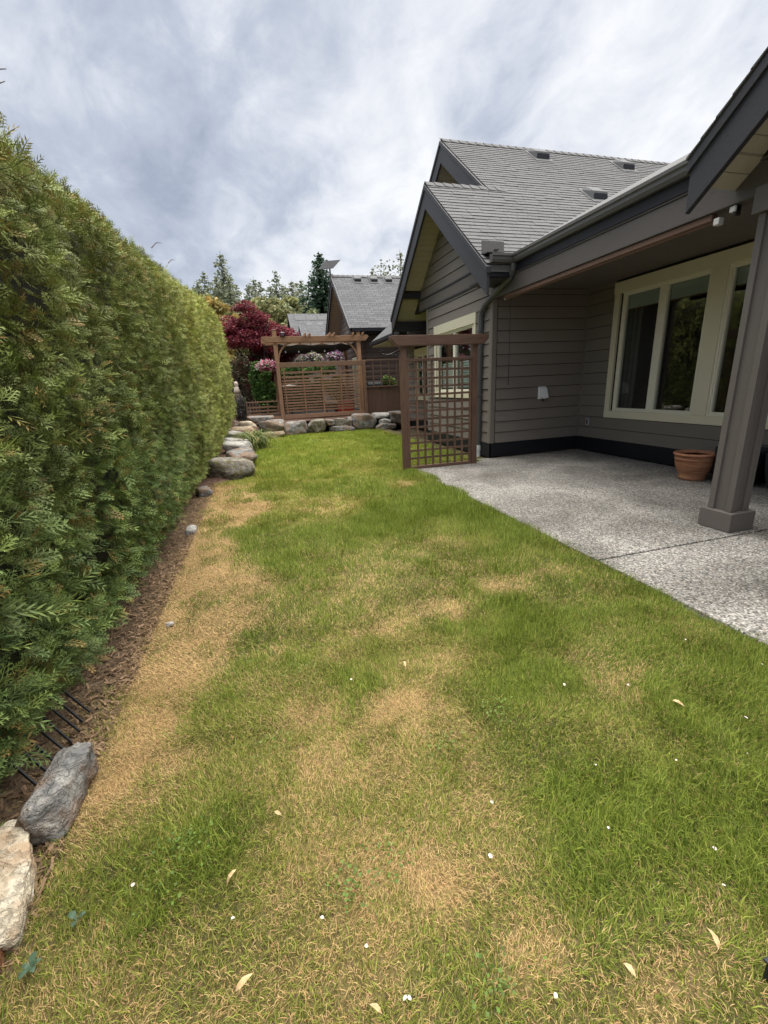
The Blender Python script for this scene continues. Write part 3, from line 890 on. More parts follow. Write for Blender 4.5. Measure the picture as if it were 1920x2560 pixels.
    soffit(h, 3.85, 4.36, RY, RZ, RY, 11.36, 0.20)
    soffit(h, 3.85, 5.40, RY, RZ, 11.50, 12.15, 0.20)
    MB().box(3.85, 4.40, 11.36, 11.50, 3.60, 3.74).build('outrigger', 'charcoal', h)
    MB().box(3.85, 5.42, 12.05, 12.16, 2.90, 3.14).build('outrigger', 'charcoal', h)
    rake(h, 5.20, BY, BZ, BY - RY + 0.06, sides=(-1,), depth=0.40)
    rake(h, 5.20, BY, BZ, 4.2, sides=(1,), depth=0.40)
    soffit(h, 5.25, 5.95, BY, BZ, BY, RY - 0.2, 0.22)
    soffit(h, 5.25, 5.95, BY, BZ, BY, 15.8, 0.22)
    m = MB(); m.prism([(RY - 0.3, 4.2), (15.8, 4.2), (BY, BZ - 0.2)], 'x', 5.95, 6.05); g = m.build('gable_wall', 'siding', h)
    for za, zb in rows(4.9, BZ - 0.3):
        hb, ht = (BZ - 0.2 - za) / SL, (BZ - 0.2 - zb) / SL
        trap_board(BY - hb, BY + hb, BY - ht, BY + ht, za + 0.006, zb - 0.005, 5.95).build('siding_board', 'siding', g)
    # eave end return behind the rake tail, gutter run along the main eave
    MB().box(3.86, 4.36, 6.99, 7.66, 3.10, 3.13).build('eave_soffit', 'charcoal', h)
    MB().box(3.855, 4.30, 6.955, 6.985, 3.12, 3.28).build('fascia', 'black_trim', h)
    gp = [(0.0, 0.0), (0.0, -0.035), (0.018, -0.05), (0.018, -0.085), (0.035, -0.125), (0.105, -0.125), (0.105, 0.0), (0.09, 0.0), (0.09, -0.10), (0.045, -0.10), (0.03, -0.06), (0.012, -0.02), (0.012, 0.0)]
    gz = 3.437
    m = MB(); m.prism([(4.215 + a, gz + b) for a, b in gp], 'y', 3.45, 6.845); m.build('gutter', 'gutter_metal', h)
    m = MB(); m.prism([(6.845 + a, gz + b) for a, b in gp], 'x', 3.86, 4.32); m.build('gutter', 'gutter_metal', h)
    MB().box(4.305, 4.325, -4.0, 6.95, 3.19, 3.42).build('fascia', 'black_trim', h)
    # vents
    def on(x, y): return (x, y, RZ + SL * (y - RY))
    for x, y in ((7.78, 11.57), (10.36, 11.44), (7.96, 9.59)): roof_vent(h, *on(x, y))
    # far lean-to roof of the same house
    slope_slab(h, 'roof', 'shingle_far', [(4.10, 12.22, 2.98), (6.3, 12.22, 4.74), (6.3, 15.65, 4.74), (4.10, 15.65, 2.98)], 0.10)
    MB().box(4.02, 4.12, 12.22, 15.65, 2.86, 2.96).build('gutter', 'black_trim', h)
    MB().box(4.12, 5.42, 12.3, 15.6, 2.80, 2.83).build('eave_soffit', 'soffit_vinyl', h)
build_house_roof()

def build_porch():
    h = house
    MB().box(4.33, 4.50, -4.0, 7.685, 2.915, 3.165).build('beam', 'beam_paint', h, 0.006)
    MB().box(4.318, 4.50, -4.0, 7.685, 3.168, 3.192).build('beam_cap', 'beam_paint', h, 0.003)
    MB().box(4.50, 6.44, -4.0, 7.68, 3.10, 3.14).build('porch_ceiling', 'band', h)
    # post
    cx, cy = 4.295, 2.95
    m = MB(); m.box(cx - .09, cx + .09, cy - .09, cy + .09, 0.0, 2.914)
    p = m.build('porch_post', 'post_paint', h)
    MB().box(cx - .155, cx + .155, cy - .155, cy + .155, 0.004, 0.185).build('pedestal', 'post_paint', p, 0.004)
    MB().box(cx - .150, cx + .150, cy - .150, cy + .150, 2.72, 2.914).build('capital', 'post_paint', p, 0.004)
    for sx in (-1, 1):
        for sy in (-1, 1):
            a = cx + sx * .0905; b = cy + sy * .0905
            MB().box(min(a, a + sx * .022), max(a, a + sx * .022), min(cy + sy * .113, cy + sy * .058), max(cy + sy * .113, cy + sy * .058), 0.186, 2.719).build('batten', 'post_paint', p, 0.003)
            MB().box(min(cx + sx * .0900, cx + sx * .040), max(cx + sx * .0900, cx + sx * .040), min(b, b + sy * .022), max(b, b + sy * .022), 0.186, 2.719).build('batten', 'post_paint', p, 0.003)
    # near porch gable
    ry, rz = 0.80, 5.34
    half = 2.62
    rake(h, 3.80, ry, rz, half, depth=0.34)
    for s in (-1, 1):
        slope_slab(h, 'roof', 'shingle', [(3.80, ry, rz), (8.0, ry, rz), (8.0, ry + s * half, rz - SL * half), (3.80, ry + s * half, rz - SL * half)], 0.06)
        soffit(h, 3.85, 4.44, ry, rz, ry, ry + s * half, 0.22)
        # shingle butts peeping over the rake
        for k in range(22):
            t0 = half - k * 0.112 + 0.03
            ya, yb = ry + s * t0, ry + s * (t0 - 0.13)
            za, zb = rz - SL * t0, rz - SL * (t0 - 0.13)
            m = MB(); m.add([(3.765, ya, za + 0.004), (4.4, ya, za + 0.004), (4.4, yb, zb + 0.002), (3.765, yb, zb + 0.002), (3.765, ya, za + 0.024), (4.4, ya, za + 0.024), (4.4, yb, zb + 0.010), (3.765, yb, zb + 0.010)],
                           [(0, 3, 2, 1), (4, 5, 6, 7), (0, 1, 5, 4), (1, 2, 6, 5), (2, 3, 7, 6), (3, 0, 4, 7)])
            m.build('shingle', 'shingle', h)
    m = MB(); m.prism([(ry - half, 3.195), (ry + half, 3.195), (ry, rz - 0.22)], 'x', 4.45, 4.50); m.build('gable_wall', 'band', h)
    MB().box(3.86, 4.44, 3.20, 3.40, 3.195, 3.24).build('eave_soffit', 'black_trim', h)
    # roller shade under the beam
    sh = MB().prism([(4.350, 2.848), (4.43, 2.848), (4.43, 2.912), (4.350, 2.912)], 'y', 3.62, 7.30).build('shade_roll', 'shade_fabric', h, 0.012)
    MB().tube([(4.39, 7.29, 2.85), (4.39, 3.61, 2.845)], 0.018, 8).build('shade_bar', 'shade_fabric', sh)
    for y in (3.56, 3.42): MB().box(4.345, 4.41, y - 0.02, y + 0.035, 2.80 + (0.06 if y < 3.5 else 0), 2.86 + (0.05 if y < 3.5 else 0)).build('bracket', 'steel', sh, 0.006)
    MB().box(4.36, 4.42, 3.40, 3.43, 2.83, 2.914).build('bracket', 'dark_plastic', sh, 0.004)
    MB().tube([(4.39, 7.33, 2.86), (4.39, 7.28, 2.86)], 0.02, 8).build('bracket', 'steel', sh)
    MB().tube([(4.40, 7.16, 2.84), (4.40, 7.155, 2.30), (4.40, 7.15, 1.72)], 0.006, 6).build('wand', 'dark_plastic', sh)
    MB().tube([(4.40, 7.15, 1.76), (4.40, 7.15, 1.60)], 0.010, 6).build('wand_grip', 'dark_plastic', sh)
    MB().tube([(4.40, 7.15, 1.60), (4.40, 7.15, 1.40)], 0.007, 6).build('wand', 'dark_plastic', sh)
    # white vent hood
    v = MB().box(5.40, 5.58, 7.655, 7.672, 1.09, 1.33).build('vent_hood', 'white_plastic', h, 0.004)
    m = MB(); m.prism([(7.655, 1.32), (7.60, 1.30), (7.535, 1.11), (7.655, 1.11)], 'x', 5.42, 5.56); m.build('hood', 'white_plastic', v, 0.006)
    MB().box(5.39, 5.59, 7.672, 7.690, 1.07, 1.345).build('backing_plate', 'siding', v)
    MB().tube([(5.46, 7.60, 1.105), (5.47, 7.60, 1.06), (5.50, 7.62, 1.05)], 0.012, 6).build('flap', 'dark_plastic', v)
    # outlet
    o = MB().box(6.395, 6.42, 7.345, 7.44, 0.525, 0.675).build('outlet', 'grey_plastic', h, 0.008)
    MB().box(6.388, 6.396, 7.375, 7.40, 0.555, 0.64).build('socket', 'dark_plastic', o)
    MB().box(6.42, 6.428, 7.32, 7.465, 0.50, 0.70).build('backing_plate', 'siding', o)
    # downspout
    pts = [(4.27, 6.90, 3.31), (4.27, 6.92, 3.22), (4.28, 7.02, 3.12), (4.31, 7.55, 2.98), (4.305, 7.88, 2.86), (4.30, 8.00, 2.76), (4.30, 8.03, 2.66), (4.30, 8.05, 0.20)]
    d = MB().tube(pts, 0.050, 8).build('downspout', 'spout_metal', h, 0.0, False)
    MB().tube([(4.30, 8.05, 0.22), (4.30, 8.05, 0.10)], 0.055, 12).build('drain_adapter', 'white_plastic', d)
    MB().tube([(4.30, 8.05, 0.13), (4.30, 8.05, -0.03)], 0.045, 12).build('drain_adapter', 'white_plastic', d)
    for z in (2.4, 1.2): MB().box(4.245, 4.36, 7.99, 8.11, z, z + 0.03).build('strap', 'spout_metal', d)
    # small floodlight on the eave corner
    f = MB().box(4.02, 4.10, 7.08, 7.16, 3.42, 3.56).build('floodlight', 'dark_plastic', h, 0.006)
    q = MB(); q.add([(3.83, 7.14, 3.50), (4.17, 7.03, 3.46), (4.20, 7.10, 3.67), (3.86, 7.21, 3.71), (3.83, 7.165, 3.50), (4.17, 7.055, 3.46), (4.20, 7.125, 3.67), (3.86, 7.235, 3.71)],
                    [(0, 3, 2, 1), (4, 5, 6, 7), (0, 1, 5, 4), (1, 2, 6, 5), (2, 3, 7, 6), (3, 0, 4, 7)])
    q.build('panel', 'dark_plastic', f, 0.003)
    MB().box(3.84, 4.10, 7.00, 7.16, 3.47, 3.485).build('base', 'black_trim', f)
build_porch()

# ------------------------------------------------------------------ hedge
def hedge_top(y): return 3.05 + np.clip(y - 3.1, -4, 14) * 0.105
def hedge_base(y): return -0.02 + 0.42 * sstep(8.5, 15.5, y)
def hedge_pt(y, s):
    """s 0..1 runs up the lawn face, over the rounded shoulder and across the top; returns point, normal"""
    zt_, zb = hedge_top(y), hedge_base(y) + 0.03
    rad = 0.50 + 0.030 * np.clip(y, 0, 16)
    face = -1.03 + 0.17 * sstep(6, 16, y)
    hgt = zt_ - zb - rad
    arc = rad * np.pi / 2; topw = 0.9
    tot = hgt + arc + topw
    d = s * tot
    t = np.clip(d / hgt, 0, 1)
    bulge = 0.07 * np.sin(np.pi * np.clip(t * 0.9 + 0.05, 0, 1)) - 0.16 * (1 - sstep(0, 0.12, t))
    a = np.clip((d - hgt) / arc, 0, 1) * np.pi / 2
    e = np.clip(d - hgt - arc, 0, topw)
    x = face + bulge - rad * (1 - np.cos(a)) - e
    z = zb + np.minimum(d, hgt) + rad * np.sin(a)
    n = np.stack([np.cos(a), np.zeros_like(a), np.sin(a)], 1)
    return np.stack([x, y, z], 1), n
HY0, HY1 = -4.0, 16.4
def hedge_relief(P):
    return 0.09 * (fbm(P * np.array([1.3, 1.3, 0.7]) + 3, 3) - 0.5) + 0.36 * (fbm(P * np.array([7.0, 7.0, 4.0]) + 9, 3) - 0.5)
def frond(pairs, sub):
    """flat scale-leaf frond lying along +y in the xy plane, unit length"""
    V, T = [], []
    def leaf(b, d, l, w):
        b = np.array(b); d = np.array(d) / np.linalg.norm(d); p = np.array([-d[1], d[0], 0.0])
        o = len(V)
        V.extend([b, b + d * l * .45 + p * w * .5, b + d * l, b + d * l * .45 - p * w * .5])
        T.extend([(o, o + 1, o + 2), (o, o + 2, o + 3)])
    leaf((0, 0, 0), (0, 1, 0), 1.0, 0.045)
    for i in range(pairs):
        t = 0.10 + 0.80 * i / pairs
        l = 0.46 * (1 - t) ** 0.7 + 0.10
        for s in (-1, 1):
            d = (s * 0.66, 0.78, 0.10)
            b = (0, t + (0.04 if s > 0 else 0), 0)
            leaf(b, d, l, 0.042 if sub else 0.070)
            if sub:
                q = np.array(d) / np.linalg.norm(d)
                leaf(np.array(b) + q * l * 0.35, (s * 0.12, 1, 0.05), l * 0.5, 0.036)
                leaf(np.array(b) + q * l * 0.55, (s * 1.0, 0.25, 0.05), l * 0.42, 0.036)
    V = np.array(V); V[:, 2] -= 0.22 * V[:, 1] ** 2         # droop
    return V, np.array(T)
def frond_tris(fr, P, D, U, S, C, tip, rng):
    """place fronds: P base, D direction, U face normal, S size, C colour, tip colour"""
    V0, T0 = fr
    D = D / np.linalg.norm(D, axis=1, keepdims=True)
    X = np.cross(D, U); X /= np.linalg.norm(X, axis=1, keepdims=True) + 1e-9
    Z = np.cross(X, D)
    V = P[:, None] + S[:, None, None] * (V0[None, :, 0:1] * X[:, None] + V0[None, :, 1:2] * D[:, None] + V0[None, :, 2:3] * Z[:, None])
    k = np.clip(V0[:, 1] + np.abs(V0[:, 0]) * 0.8, 0, 1) ** 1.5
    CC = C[:, None] * (1 - k[None, :, None]) + tip[:, None] * k[None, :, None]
    n, nv = len(P), len(V0)
    T = (T0[None] + (np.arange(n) * nv)[:, None, None]).reshape(-1, 3)
    return V.reshape(-1, 3), T, CC.reshape(-1, 3)
def build_hedge():
    root = thing('hedge', 'tall clipped cedar hedge with feathery green sprays along the lawn', 'hedge', (-1.8, 6.0, 0))
    rng = np.random.default_rng(21)
    # dark woody core
    ys = np.linspace(HY0 + 0.12, HY1 - 0.12, 160); ss = np.linspace(0, 1, 46)
    Y, S = np.meshgrid(ys, ss); P, N_ = hedge_pt(Y.ravel(), S.ravel())
    P = P + N_ * (0.5 * hedge_relief(P) - 0.24)[:, None]
    n = len(ys); m = len(ss)
    back = P.reshape(m, n, 3).copy()
    V = [P]; T = []
    for j in range(m - 1):
        for i in range(n - 1):
            a = j * n + i; T += [(a, a + 1, a + n + 1), (a, a + n + 1, a + n)]
    # far end cap and back sheet
    o = len(P)
    B = np.stack([np.full(n, -2.9), ys, hedge_top(ys) - 0.1], 1); B2 = B.copy(); B2[:, 2] = 0
    V += [B, B2]
    for i in range(n - 1):
        a = (m - 1) * n + i
        T += [(a, a + 1, o + i + 1), (a, o + i + 1, o + i), (o + i, o + i + 1, o + n + i + 1), (o + i, o + n + i + 1, o + n + i)]
    c = o + n + n - 1
    for j in range(m - 1):
        a = j * n + n - 1; T += [(a, a + n, c)]
    T += [((m - 1) * n + n - 1, o + n - 1, c)]
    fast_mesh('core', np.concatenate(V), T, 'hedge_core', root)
    fa, fb = frond(4, True), frond(3, False)
    VV, TT, CC, off = [], [], [], 0
    def scatter(cnt, y0, y1, s0, s1, size, fr, end=False):
        nonlocal off
        y = rng.uniform(y0, y1, cnt); s = rng.uniform(s0, s1, cnt)
        P, N_ = hedge_pt(y, s)
        if end:
            # rounded far end: squeeze points onto the end face
            f = rng.random(cnt)
            P[:, 0] = P[:, 0] - f * 1.7; P[:, 1] = HY1 + 0.10 * np.sin(f * 3.1) ; N_ = np.tile(np.array([0.25, 0.97, 0.0]), (cnt, 1))
        depth = -np.abs(rng.normal(0, 0.085, cnt))
        P = P + N_ * (hedge_relief(P) + depth - 0.02)[:, None]
        rnd = rng.normal(0, 1, (cnt, 3))
        up = np.array([0, 0, 1.0]); along = np.array([0, 1.0, 0])
        flow = (fbm(P * 1.2 + 50, 2) - 0.5)[:, None] * 2
        D = N_ * rng.uniform(0.35, 1.0, cnt)[:, None] + up * rng.uniform(-0.15, 0.75, cnt)[:, None] + along * flow * 1.1 + rnd * 0.38
        U = N_ * 0.8 + up * 0.5 + rng.normal(0, 0.45, (cnt, 3))
        S = size * rng.uniform(0.55, 1.3, cnt)
        hz = np.clip((P[:, 2] - hedge_base(y)) / (hedge_top(y) - hedge_base(y)), 0, 1)
        nz = fbm(P * np.array([2.2, 2.2, 1.3]) + 20, 4)
        nf = fbm(P * 7.0 + 5, 2)
        # yellow tips grow with height; sunlit yellow-green painted in along the far row
        yel = np.clip(0.62 * sstep(0.15, 0.95, hz) * (0.45 + 0.75 * sstep(0.40, 0.62, nz)) + 0.60 * sstep(4.5, 10, y) + 0.45 * (nf - 0.5), 0, 1)
        deep = np.array([0.055, 0.095, 0.024]); blue = np.array([0.085, 0.135, 0.045]); mid = np.array([0.150, 0.200, 0.046])
        yg = np.array([0.345, 0.345, 0.090]); br = np.array([0.330, 0.215, 0.075]); tipg = np.array([0.330, 0.365, 0.110])
        r = rng.random(cnt)[:, None]
        base = np.where(r < 0.35, deep, np.where(r < 0.6, blue, mid))
        ye = yel[:, None] * rng.uniform(0.3, 1.0, cnt)[:, None]
        C = base * (1 - ye) + yg * ye
        C = C * (0.36 + 1.2 * sstep(0.30, 0.70, fbm(P * np.array([9.0, 9.0, 5.0]) + 31, 2)))[:, None] * rng.uniform(0.7, 1.25, cnt)[:, None]
        low = (1 - sstep(0.15, 0.75, hz)) * (1 - sstep(4, 9, y)); tipl = np.array([0.190, 0.275, 0.090])
        tip = C * 0.45 + 0.55 * (tipg * (1 - low[:, None]) + tipl * low[:, None])
        pb = 0.09 + 0.36 * sstep(0.35, 0.9, hz) * sstep(0.45, 0.6, nz) * (1 - 0.6 * sstep(6, 10, y))
        isb = (rng.random(cnt) < pb)[:, None]
        far_sunlit = (1 + 0.40 * sstep(5, 11, y))[:, None]; C = C * far_sunlit; tip = tip * far_sunlit  # far sprays brightened in colour, painted sunlight
        tip = np.where(isb, br * rng.uniform(0.7, 1.25, cnt)[:, None], tip)
        v, t, c = frond_tris(fr, P, D, U, S, C, tip, rng)
        VV.append(v); TT.append(t + off); CC.append(c); off += len(v)
    scatter(11700, 0.2, 3.6, 0.0, 0.86, 0.092, fa)
    scatter(3000, 0.2, 3.6, 0.0, 0.90, 0.11, fb)
    scatter(15500, 3.6, 6.4, 0.0, 0.86, 0.086, fb)
    scatter(18500, 6.4, 11.0, 0.0, 0.9, 0.092, fb)
    scatter(14500, 11.0, HY1, 0.0, 0.9, 0.105, fb)
    scatter(2200, HY0, 0.3, 0.0, 0.9, 0.17, fb)
    scatter(1500, 15.0, HY1, 0.0, 0.85, 0.15, fb, True)
    o = fast_mesh('foliage', np.concatenate(VV), np.concatenate(TT), 'needle', root, np.concatenate(CC)); o['kind'] = 'stuff'
    # a few stray leaders over the top
    m = MB()
    for (y, x, z, dy, dx, dz) in ((3.25, -1.35, 3.05, -.12, .36, .34), (3.2, -1.3, 3.0, .1, .22, .22), (3.35, -1.25, 2.98, .1, .1, .26), (7.6, -1.2, 3.55, .2, .12, .12), (9.0, -1.2, 3.7, .2, .1, .1)):
        m.tube([(x, y, z), (x + dx * .5, y + dy * .5, z + dz * .8), (x + dx, y + dy, z + dz)], [0.007, 0.005, 0.002], 5)
    m.build('stray_shoot', 'bark', root)
build_hedge()

# ------------------------------------------------------------------ rocks
def icos(sub):
    bm = bmesh.new(); bmesh.ops.create_icosphere(bm, subdivisions=sub, radius=1.0)
    V = np.array([v.co[:] for v in bm.verts]); T = np.array([[v.index for v in f.verts] for f in bm.faces]); bm.free()
    return V, T
ICO = {3: icos(3), 4: icos(4), 5: icos(5)}
def rock(label, mat, c, size, seed, rot=0.0, tilt=(0, 0), planes=9, sub=4, name='boulder', sink=0.12, group=None, sharp=22):
    rng = np.random.default_rng(seed)
    V0, T = ICO[sub]
    n = rng.normal(0, 1, (planes, 3)); n /= np.linalg.norm(n, axis=1, keepdims=True)
    n = np.vstack([n, np.eye(3), -np.eye(3)])
    dd = np.concatenate([rng.uniform(0.58, 0.88, planes), rng.uniform(0.66, 0.80, 6)])
    q = np.maximum(V0 @ n.T, 0.02) / dd[None]
    r = 1.0 / (np.sum(q ** sharp, 1) ** (1.0 / sharp))
    V = V0 * r[:, None]
    V = V * (1 + 0.20 * (fbm(V * 1.7 + seed * 3.1, 3) - 0.5) + 0.14 * (fbm(V * 5 + seed, 3) - 0.5) + 0.05 * (fbm(V * 14 + seed, 2) - 0.5))[:, None]
    s = np.array(size) / (V.max(0) - V.min(0)); V = V * s
    m = np.array(Euler((tilt[0], tilt[1], rot)).to_matrix()); V = V @ m.T
    V[:, 2] -= V[:, 2].min() + sink * (V[:, 2].max() - V[:, 2].min())
    V += np.array(c)
    # object with its origin at the foot of the stone
    me_parent = None
    me = bpy.data.meshes.new(name)
    me.from_pydata((V - np.array(c)).tolist(), [], T.tolist())
    o = link(name, me, mat, None, 0, True)
    o.location = c
    return tag(o, label, 'rock', group)
def build_rocks():
    # beside the hedge, near
    rock('angular slate-grey stone with a rusty face beside the iron edging', 'rock_slate', (-0.925, 1.58, -0.03), (0.17, 0.33, 0.18), 3, R(-16), (0.10, -0.25), 12, 5, sink=0.05)
    rock('cream coloured flat stone lying next to the slate-grey stone', 'rock_pale', (-1.02, 1.265, -0.03), (0.27, 0.42, 0.12), 8, R(14), (0.05, 0.05), 11, 5, sink=0.1)
    rock('weathered reddish brown chunk of wood at the hedge foot', 'rust_wood', (-0.935, 1.085, -0.03), (0.10, 0.13, 0.12), 12, R(10), (0.1, 0.0), 8, 3, name='wood_chunk')['category'] = 'wood'
    rock('small white pebble on dry grass by the hedge', 'rock_white', (-0.77, 2.93, -0.02), (0.055, 0.045, 0.03), 14, 0.3, name='pebble', sub=3)
    rock('flat pale stone at the foot of the hedge halfway along', 'rock_white', (-0.93, 5.15, -0.03), (0.13, 0.34, 0.08), 15, 0.1, name='stone', sub=3)
    rock('small pale grey stone tucked under the hedge before the tan boulder', 'rock_grey', (-1.0, 7.05, -0.03), (0.22, 0.30, 0.16), 16, 0.4, name='stone', sub=3)
    # bed edge
    rock('large tan boulder with yellow lichen at the start of the bed', 'rock_mossy', (-0.62, 8.32, -0.05), (0.82, 0.62, 0.42), 17, R(10), (0.05, 0.1), 8)
    rock('dark grey blocky boulder with a flat top behind the tan boulder', 'rock_slate', (-0.46, 9.35, 0.0), (0.56, 0.62, 0.42), 19, R(20), (0.06, -0.1), 9)
    rock('light grey rough stone behind the dark blocky boulder', 'rock_white', (-0.58, 10.75, 0.08), (0.60, 0.6, 0.34), 20, R(-15), (0.1, 0.1), 9)
    rock('pale flat slab in the bed beside the strappy plant', 'rock_white', (-0.75, 11.9, 0.16), (0.62, 0.75, 0.20), 22, R(25), (0.0, 0.14), 9)
    rock('whitish wedge shaped slab further up the bed edge', 'rock_white', (-0.85, 13.2, 0.22), (0.85, 0.75, 0.22), 23, R(-20), (0.0, 0.1), 9)
    rock('low tan block stone at the top of the bed edge', 'rock_tan', (-0.62, 14.3, 0.24), (0.75, 0.5, 0.26), 24, R(5), (0, 0), 8)
    rock('brownish small stone against the hedge at the bed top', 'rock_tan', (-1.05, 14.4, 0.25), (0.32, 0.4, 0.2), 25, R(5), (0, 0), 8, 3)
    for i, (x, y, s) in enumerate(((-0.72, 9.05, .11), (-0.86, 9.5, .07), (-0.80, 11.2, .12), (-0.95, 8.75, .09))):
        rock('fist-sized white stone lying on the mulch bed', 'rock_white', (x, y, 0.05 + 0.02 * i), (s * 1.4, s, s * 0.8), 30 + i, i, name='stone', sub=3, group='white stones on the mulch bed')
    # retaining wall
    Wl = [('dark grey stone wedged at the hedge end of the wall', 'rock_slate', -0.86, 15.25, .36, .40, .42, 0.22),
          ('cream square block near the hedge end of the wall', 'rock_pale', -0.42, 15.3, .56, .40, .44, 0.15),
          ('rounded light grey boulder left of the long wall stone', 'rock_grey', 0.36, 15.15, .86, .6, .46, 0.12),
          ('long grey boulder under the slatted screen post', 'rock_slate', 1.14, 15.45, .88, .62, .50, -0.02),
          ('moss covered brown boulder in the middle of the wall', 'rock_mossy', 1.87, 15.45, .66, .60, .52, -0.04),
          ('small grey stone on top beside the mossy boulder', 'rock_grey', 2.36, 15.45, .36, .45, .26, 0.20),
          ('brown square capstone in the wall under the screen', 'rock_mossy', 2.80, 15.5, .58, .5, .30, 0.16),
          ('long low grey stone at the grass under the capstone', 'rock_grey', 2.72, 15.28, .95, .5, .26, -0.05),
          ('narrow dark stone between capstone and largest boulder', 'rock_slate', 3.13, 15.5, .24, .4, .46, 0.04),
          ('largest grey boulder of the wall with a domed top', 'rock_grey', 3.62, 15.35, .86, .7, .66, -0.05),
          ('pale thin slab lying on the wall next to the largest boulder', 'rock_white', 4.34, 15.5, .72, .5, .20, 0.36),
          ('whitish flat small stone under the pale slab', 'rock_white', 4.35, 15.3, .46, .4, .18, 0.17),
          ('dark low stone at the base beneath the pale slabs', 'rock_slate', 4.35, 15.2, .8, .5, .26, -0.05),
          ('grey and white boulder where the wall meets the house', 'rock_grey', 4.90, 15.45, .7, .6, .52, 0.08),
          ('tan stone low in front of the rounded grey boulder', 'rock_tan', 0.30, 14.85, .82, .4, .26, -0.05),
          ('flat dark rock lying on the mulch before the low fence', 'rock_slate', 0.02, 16.2, .95, .5, .30, 0.38)]
    for i, (l, m, x, y, sx, sy, sz, z) in enumerate(Wl):
        rock(l, m, (x, y, z), (sx, sy, sz), 60 + i * 3, R(random.uniform(-8, 8)), (random.uniform(-.05, .05), random.uniform(-.05, .05)), 8, 4, sink=0.04)
build_rocks()
def build_bed():
    xs = np.linspace(-1.9, 0.2, 24); ys = np.linspace(7.55, 16.0, 70)
    X, Y = np.meshgrid(xs, ys); x, y = X.ravel(), Y.ravel()
    edge = np.interp(y, [7.5, 8.5, 10.5, 15.5], [-0.75, -0.42, -0.30, 0.1])
    hgt = 0.10 + 0.30 * sstep(9, 15.5, y)
    z = -0.06 + (hgt + 0.05) * sstep(0.10, -0.30, x - edge) * sstep(7.5, 8.6, y) + 0.03 * fbm(xy0(x, y, 5), 3)
    n = len(xs); T = []
    for j in range(len(ys) - 1):
        for i in range(n - 1):
            a = j * n + i; T += [(a, a + 1, a + n + 1), (a, a + n + 1, a + n)]
    structure(fast_mesh('planting_bed', np.stack([x, y, z], 1), T, 'mulch'), 'brown bark mulch bed along the far half of the hedge')
    # bark chips and fallen needles along the hedge foot
    rng = np.random.default_rng(4); n = 9200
    y = rng.uniform(0.4, 8.2, n); x = -0.86 - np.abs(rng.normal(0, 0.12, n)) * 1.4; z = np.full(n, -0.018)
    m = 2600; y[:m] = rng.uniform(8.0, 15.3, m); x[:m] = rng.uniform(-1.15, -0.45, m)
    z[:m] = 0.03 + 0.30 * sstep(9, 15.5, y[:m]) + 0.07
    a = rng.uniform(0, 6.28, n); l = rng.uniform(0.010, 0.028, n); w = rng.uniform(0.0015, 0.005, n)
    d = np.stack([np.cos(a), np.sin(a), rng.normal(0, .25, n)], 1) * l[:, None]; p = np.stack([-np.sin(a), np.cos(a), rng.normal(0, .4, n)], 1) * w[:, None]
    B = np.stack([x, y, z + rng.uniform(0, .012, n)], 1)
    V = np.stack([B - d - p, B + d - p, B + d + p, B - d + p], 1).reshape(-1, 3)
    T = (np.array([[0, 1, 2], [0, 2, 3]])[None] + (np.arange(n) * 4)[:, None, None]).reshape(-1, 3)
    c = np.array([0.20, 0.135, 0.085]) * rng.uniform(0.45, 1.9, (n, 1)); c = np.repeat(c, 4, 0)
    o = fast_mesh('bark_chips', V, T, 'petal', None, c); tag(o, 'loose bark chips and dead needles under the hedge', 'mulch', None, 'stuff')
build_bed()

